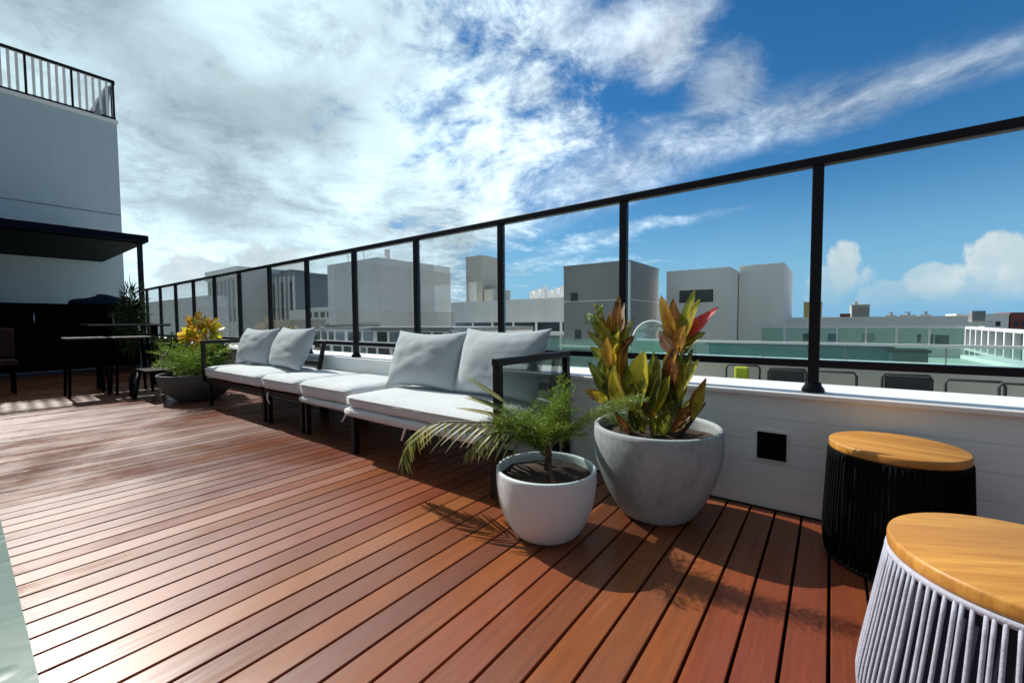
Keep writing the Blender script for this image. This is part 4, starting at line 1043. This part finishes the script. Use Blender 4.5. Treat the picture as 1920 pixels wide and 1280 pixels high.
# towers at far left
tw = building('tower', 'tall blue grey tower with pale ribs rising above the rail', -193, -164, 60, 80, 21.0, M['bld_grey'], lip=3.6, lipmat=M['bld_grey'])
for i in range(8): mb = MB(); mb.box((-192+i*3.7, 59.6, -14), (-191.2+i*3.7, 60, 17)); mb.build('rib', M['bld_white'], tw)
for i in range(7): win(tw, -190.6+i*3.7, -188.7+i*3.7, 59.9, 2, 16.8, frame=False)
ow = building('tower', 'dark glazed office tower with vertical mullions behind the far rail posts', -178, -144.5, 70, 88, 18.6, M['bld_tower'], lip=1.2)
for i in range(11): mb = MB(); mb.box((-177.5+i*3.2, 69.5, -14), (-176.7+i*3.2, 70, 17.4)); mb.build('mullion', M['bld_grey'], ow)
for i in range(5): win(ow, -175+i*6.4, -170.5+i*6.4, 69.9, -4, 15.5, frame=False)
mb = MB(); mb.box((-166, 74, 18.6), (-156, 80, 20.6)); mb.build('plant_room', M['bld_tower'], ow)
building('annex_building', 'plain white cube house in front of the dark office tower', -128, -117, 60, 66, 5.0, M['bld_white'], lip=.4)
bb_ = building('house', 'small beige house below the dark office tower', -103.2, -93.5, 45, 52, 1.9, M['bld_beige'], lip=.3)
o2 = building('office_building', 'white office block with rows of square windows left of the grey hall', -117.6, -100, 60, 72, 5.4, M['bld_white'], lip=.5)
for j in range(3):
    for i in range(5): win(o2, -116.8+i*3.3, -114.6+i*3.3, 59.95, 2.6-j*3.2, 4.2-j*3.2, .25)
building('warehouse', 'long plain grey warehouse wall behind the orange croton', -95, -51.2, 16, 17.6, 3.98, M['bld_grey'], lip=.2)
building('garden_wall', 'low white boundary wall seen through the far end of the railing', -60, -24, 12, 12.6, -.3, M['bld_white'], zb=-6, lip=.2, cat='wall')
# right: long low white building and its terrace balustrade
b7 = building('long_building', 'long low white building behind the green glass on the right', -9.0, 5.34, 30, 42, 1.13, M['bld_pale'], lip=.10)
for x0, x1, z0, z1, mt in ((-.15, .32, -.24, .2, 'window_pale'), (1.35, 1.88, -.24, .24, 'bld_beige'), (-1.3, -1.0, -.25, .2, 'window'), (3.55, 3.7, -.2, .22, 'window'), (3.95, 4.15, -.35, .2, 'window'), (4.2, 4.72, -.35, .18, 'window')): win(b7, x0, x1, 29.98, z0, z1, .03, M[mt])
bw = thing('glass_balustrade', 'white framed green glass balustrade in front of the long low building', 'balustrade', (2, 26, -1))
mb = MB(); mb.box((-3, 26, .58), (4.55, 26.12, .66)); mb.build('cap_rail', M['coping'], bw)
mb = MB(); mb.box((-3, 25.9, -.62), (4.55, 26.2, -.28)); mb.build('base_rail', M['bld_white'], bw)
for i in range(7):
    x = -3+i*1.08; mb = MB(); mb.box((x+.04, 26.03, -.279), (x+1.04, 26.06, .579)); mb.build('glass_panel', M['glass_green'], bw)
    mb = MB(); mb.box((x-.03, 26.01, -.28), (x+.03, 26.09, .58)); mb.build('post', M['coping'], bw)
# side gallery with white posts
sg = thing('gallery_building', 'white gallery front with a row of tall windows at the right edge', 'building', (6, 20, -1))
A, B = V((4.62, 25.9)), V((4.05, 11.5)); dirn = (B-A).normalized(); LEN = (B-A).length
mb = MB(); mb.bar((A.x, A.y, .60), (B.x, B.y, .60), .16, .10); mb.build('top_beam', M['coping'], sg)
mb = MB(); mb.bar((A.x, A.y, -.30), (B.x, B.y, -.30), .16, .07); mb.build('mid_beam', M['coping'], sg)
mb = MB(); mb.bar((A.x+.2, A.y, -.4), (B.x+.2, B.y, -.4), .06, 2.0); mb.build('wall', M['bld_dark'], sg)
for i in range(15):
    p = A+dirn*(LEN*i/14); mb = MB(); mb.box((p.x-.07, p.y-.07, -1.2), (p.x+.07, p.y+.07, .56)); mb.build('post', M['coping'], sg)
for i in range(14):
    p = A+dirn*(LEN*(i+.5)/14); mb = MB(); mb.box((p.x+.09, p.y-.34, -.24), (p.x+.12, p.y+.34, .52)); mb.build('window', M['window_pale'], sg)
ae = b7
for x_, w_ in ((2.6, .5), (3.25, .7), (4.1, .5)):
    mb = MB(); mb.box((x_, 34, 1.13), (x_+w_, 34.5, 1.24)); mb.tube([(x_+w_*.6, 34.2, 1.24), (x_+w_*.6, 34.2, 1.45)], .05, 6); mb.box((x_+w_*.3, 34.1, 1.36), (x_+w_*.7, 34.3, 1.42)); mb.build('roof_vent', M['bld_dark'], b7)
ru = thing('rooftop_unit', 'dark square cooling unit on a roof at the right', 'machine', (7.6, 40, .7))
mb = MB(); mb.box((7.3, 40, .78), (7.9, 40.6, 1.5)); mb.build('casing', M['bld_dark'], ru)
mb = MB()
for i in range(5): mb.box((7.34+i*.11, 39.985, .84), (7.40+i*.11, 39.999, 1.44))
mb.build('grille', M['bld_tower'], ru)
mb = MB(); mb.box((7.1, 39.9, .5), (8.2, 40.8, .779)); mb.build('stand', M['bld_white'], ru)
# far skyline
ft = building('tower', 'distant pale apartment slab on the skyline right of the nearest post', 6.46, 12.1, 220, 240, 7.2, M['bld_beige'], lip=.6)
for i in range(6): mb = MB(); mb.box((6.7+i*.9, 219.7, -14), (7.1+i*.9, 220, 6.6)); mb.build('window', M['bld_tower'], ft)
mb = MB(); mb.box((7.4, 224, 7.2), (8.6, 230, 8.6)); mb.build('plant_room', M['bld_beige'], ft)
building('house', 'ochre yellow house peeking above the long low building', -2.6, -.95, 60, 66, 3.1, M['bld_ochre'], lip=.2)
building('house', 'low brown house left of the distant apartment slab', 2.6, 5.6, 200, 210, 3.4, M['bld_red'], lip=.4)
for k_, (x, y, wd, zt, mt, lab) in enumerate(((8.3, 60, 1.2, 1.25, 'bld_white', 'tiny white house just right of the cooling unit'), (9.9, 60, 1.3, 1.5, 'bld_grey', 'tiny grey house between white ones on the right skyline'), (11.4, 58, 1.5, 1.45, 'bld_white', 'tiny white house left of the red brown one on the skyline'), (13.0, 58, 1.8, 1.55, 'bld_red', 'tiny red brown house at the right skyline'), (15.2, 60, 3.0, 1.4, 'bld_tower', 'tiny slate blue house at the far right skyline'))):
    t = building('house', lab, x, x+wd, y, y+5, zt, M[mt], lip=.15)
    win(t, x+.2, x+.5, y-.01, .3, .75, .04, frame=False); win(t, x+.7, x+1.0, y-.01, .3, .75, .04, frame=False)
def tree(label, c, r, seed, group='city trees beyond the railing'):
    rn = random.Random(seed)
    t = thing('tree', label, 'tree', (c[0], c[1], -14), group)
    mb = MB(); mb.tube([(c[0], c[1], -14), (c[0]+.3, c[1], c[2]-r*1.2), (c[0], c[1], c[2])], .5, 8, r1=.15); mb.build('trunk', M['bark'], t)
    mb = MB()
    for i in range(1500):
        v = V((rn.gauss(0, 1), rn.gauss(0, 1), rn.gauss(0, 1))).normalized()*(rn.random()**.33)
        v *= .72+.5*noise.noise(v*2.4+V((seed, 0, 0)))
        p = V(c)+V((v.x*r*1.2, v.y*r*1.2, v.z*r*.85)); s1 = V((rn.uniform(-1, 1), rn.uniform(-1, 1), rn.uniform(-1, 1))).normalized()*r*.09
        s2 = s1.cross(V((rn.uniform(-1, 1), rn.uniform(-1, 1), 1))).normalized()*r*.05
        mb.face([p-s1, p+s2, p+s1, p-s2])
    mb.build('crown', M['tree_leaf'], t, recalc=False)
tree('round dark green tree in front of the pale ribbed tower', (-70, 32, -1.2), 2.6, 1)
tree('broad green tree below the dark office tower', (-58, 30, -1.4), 2.3, 2)
tree('dark tree squeezed between the dark cube and the pale windowed house', (-8.6, 30, .2), 1.1, 3)
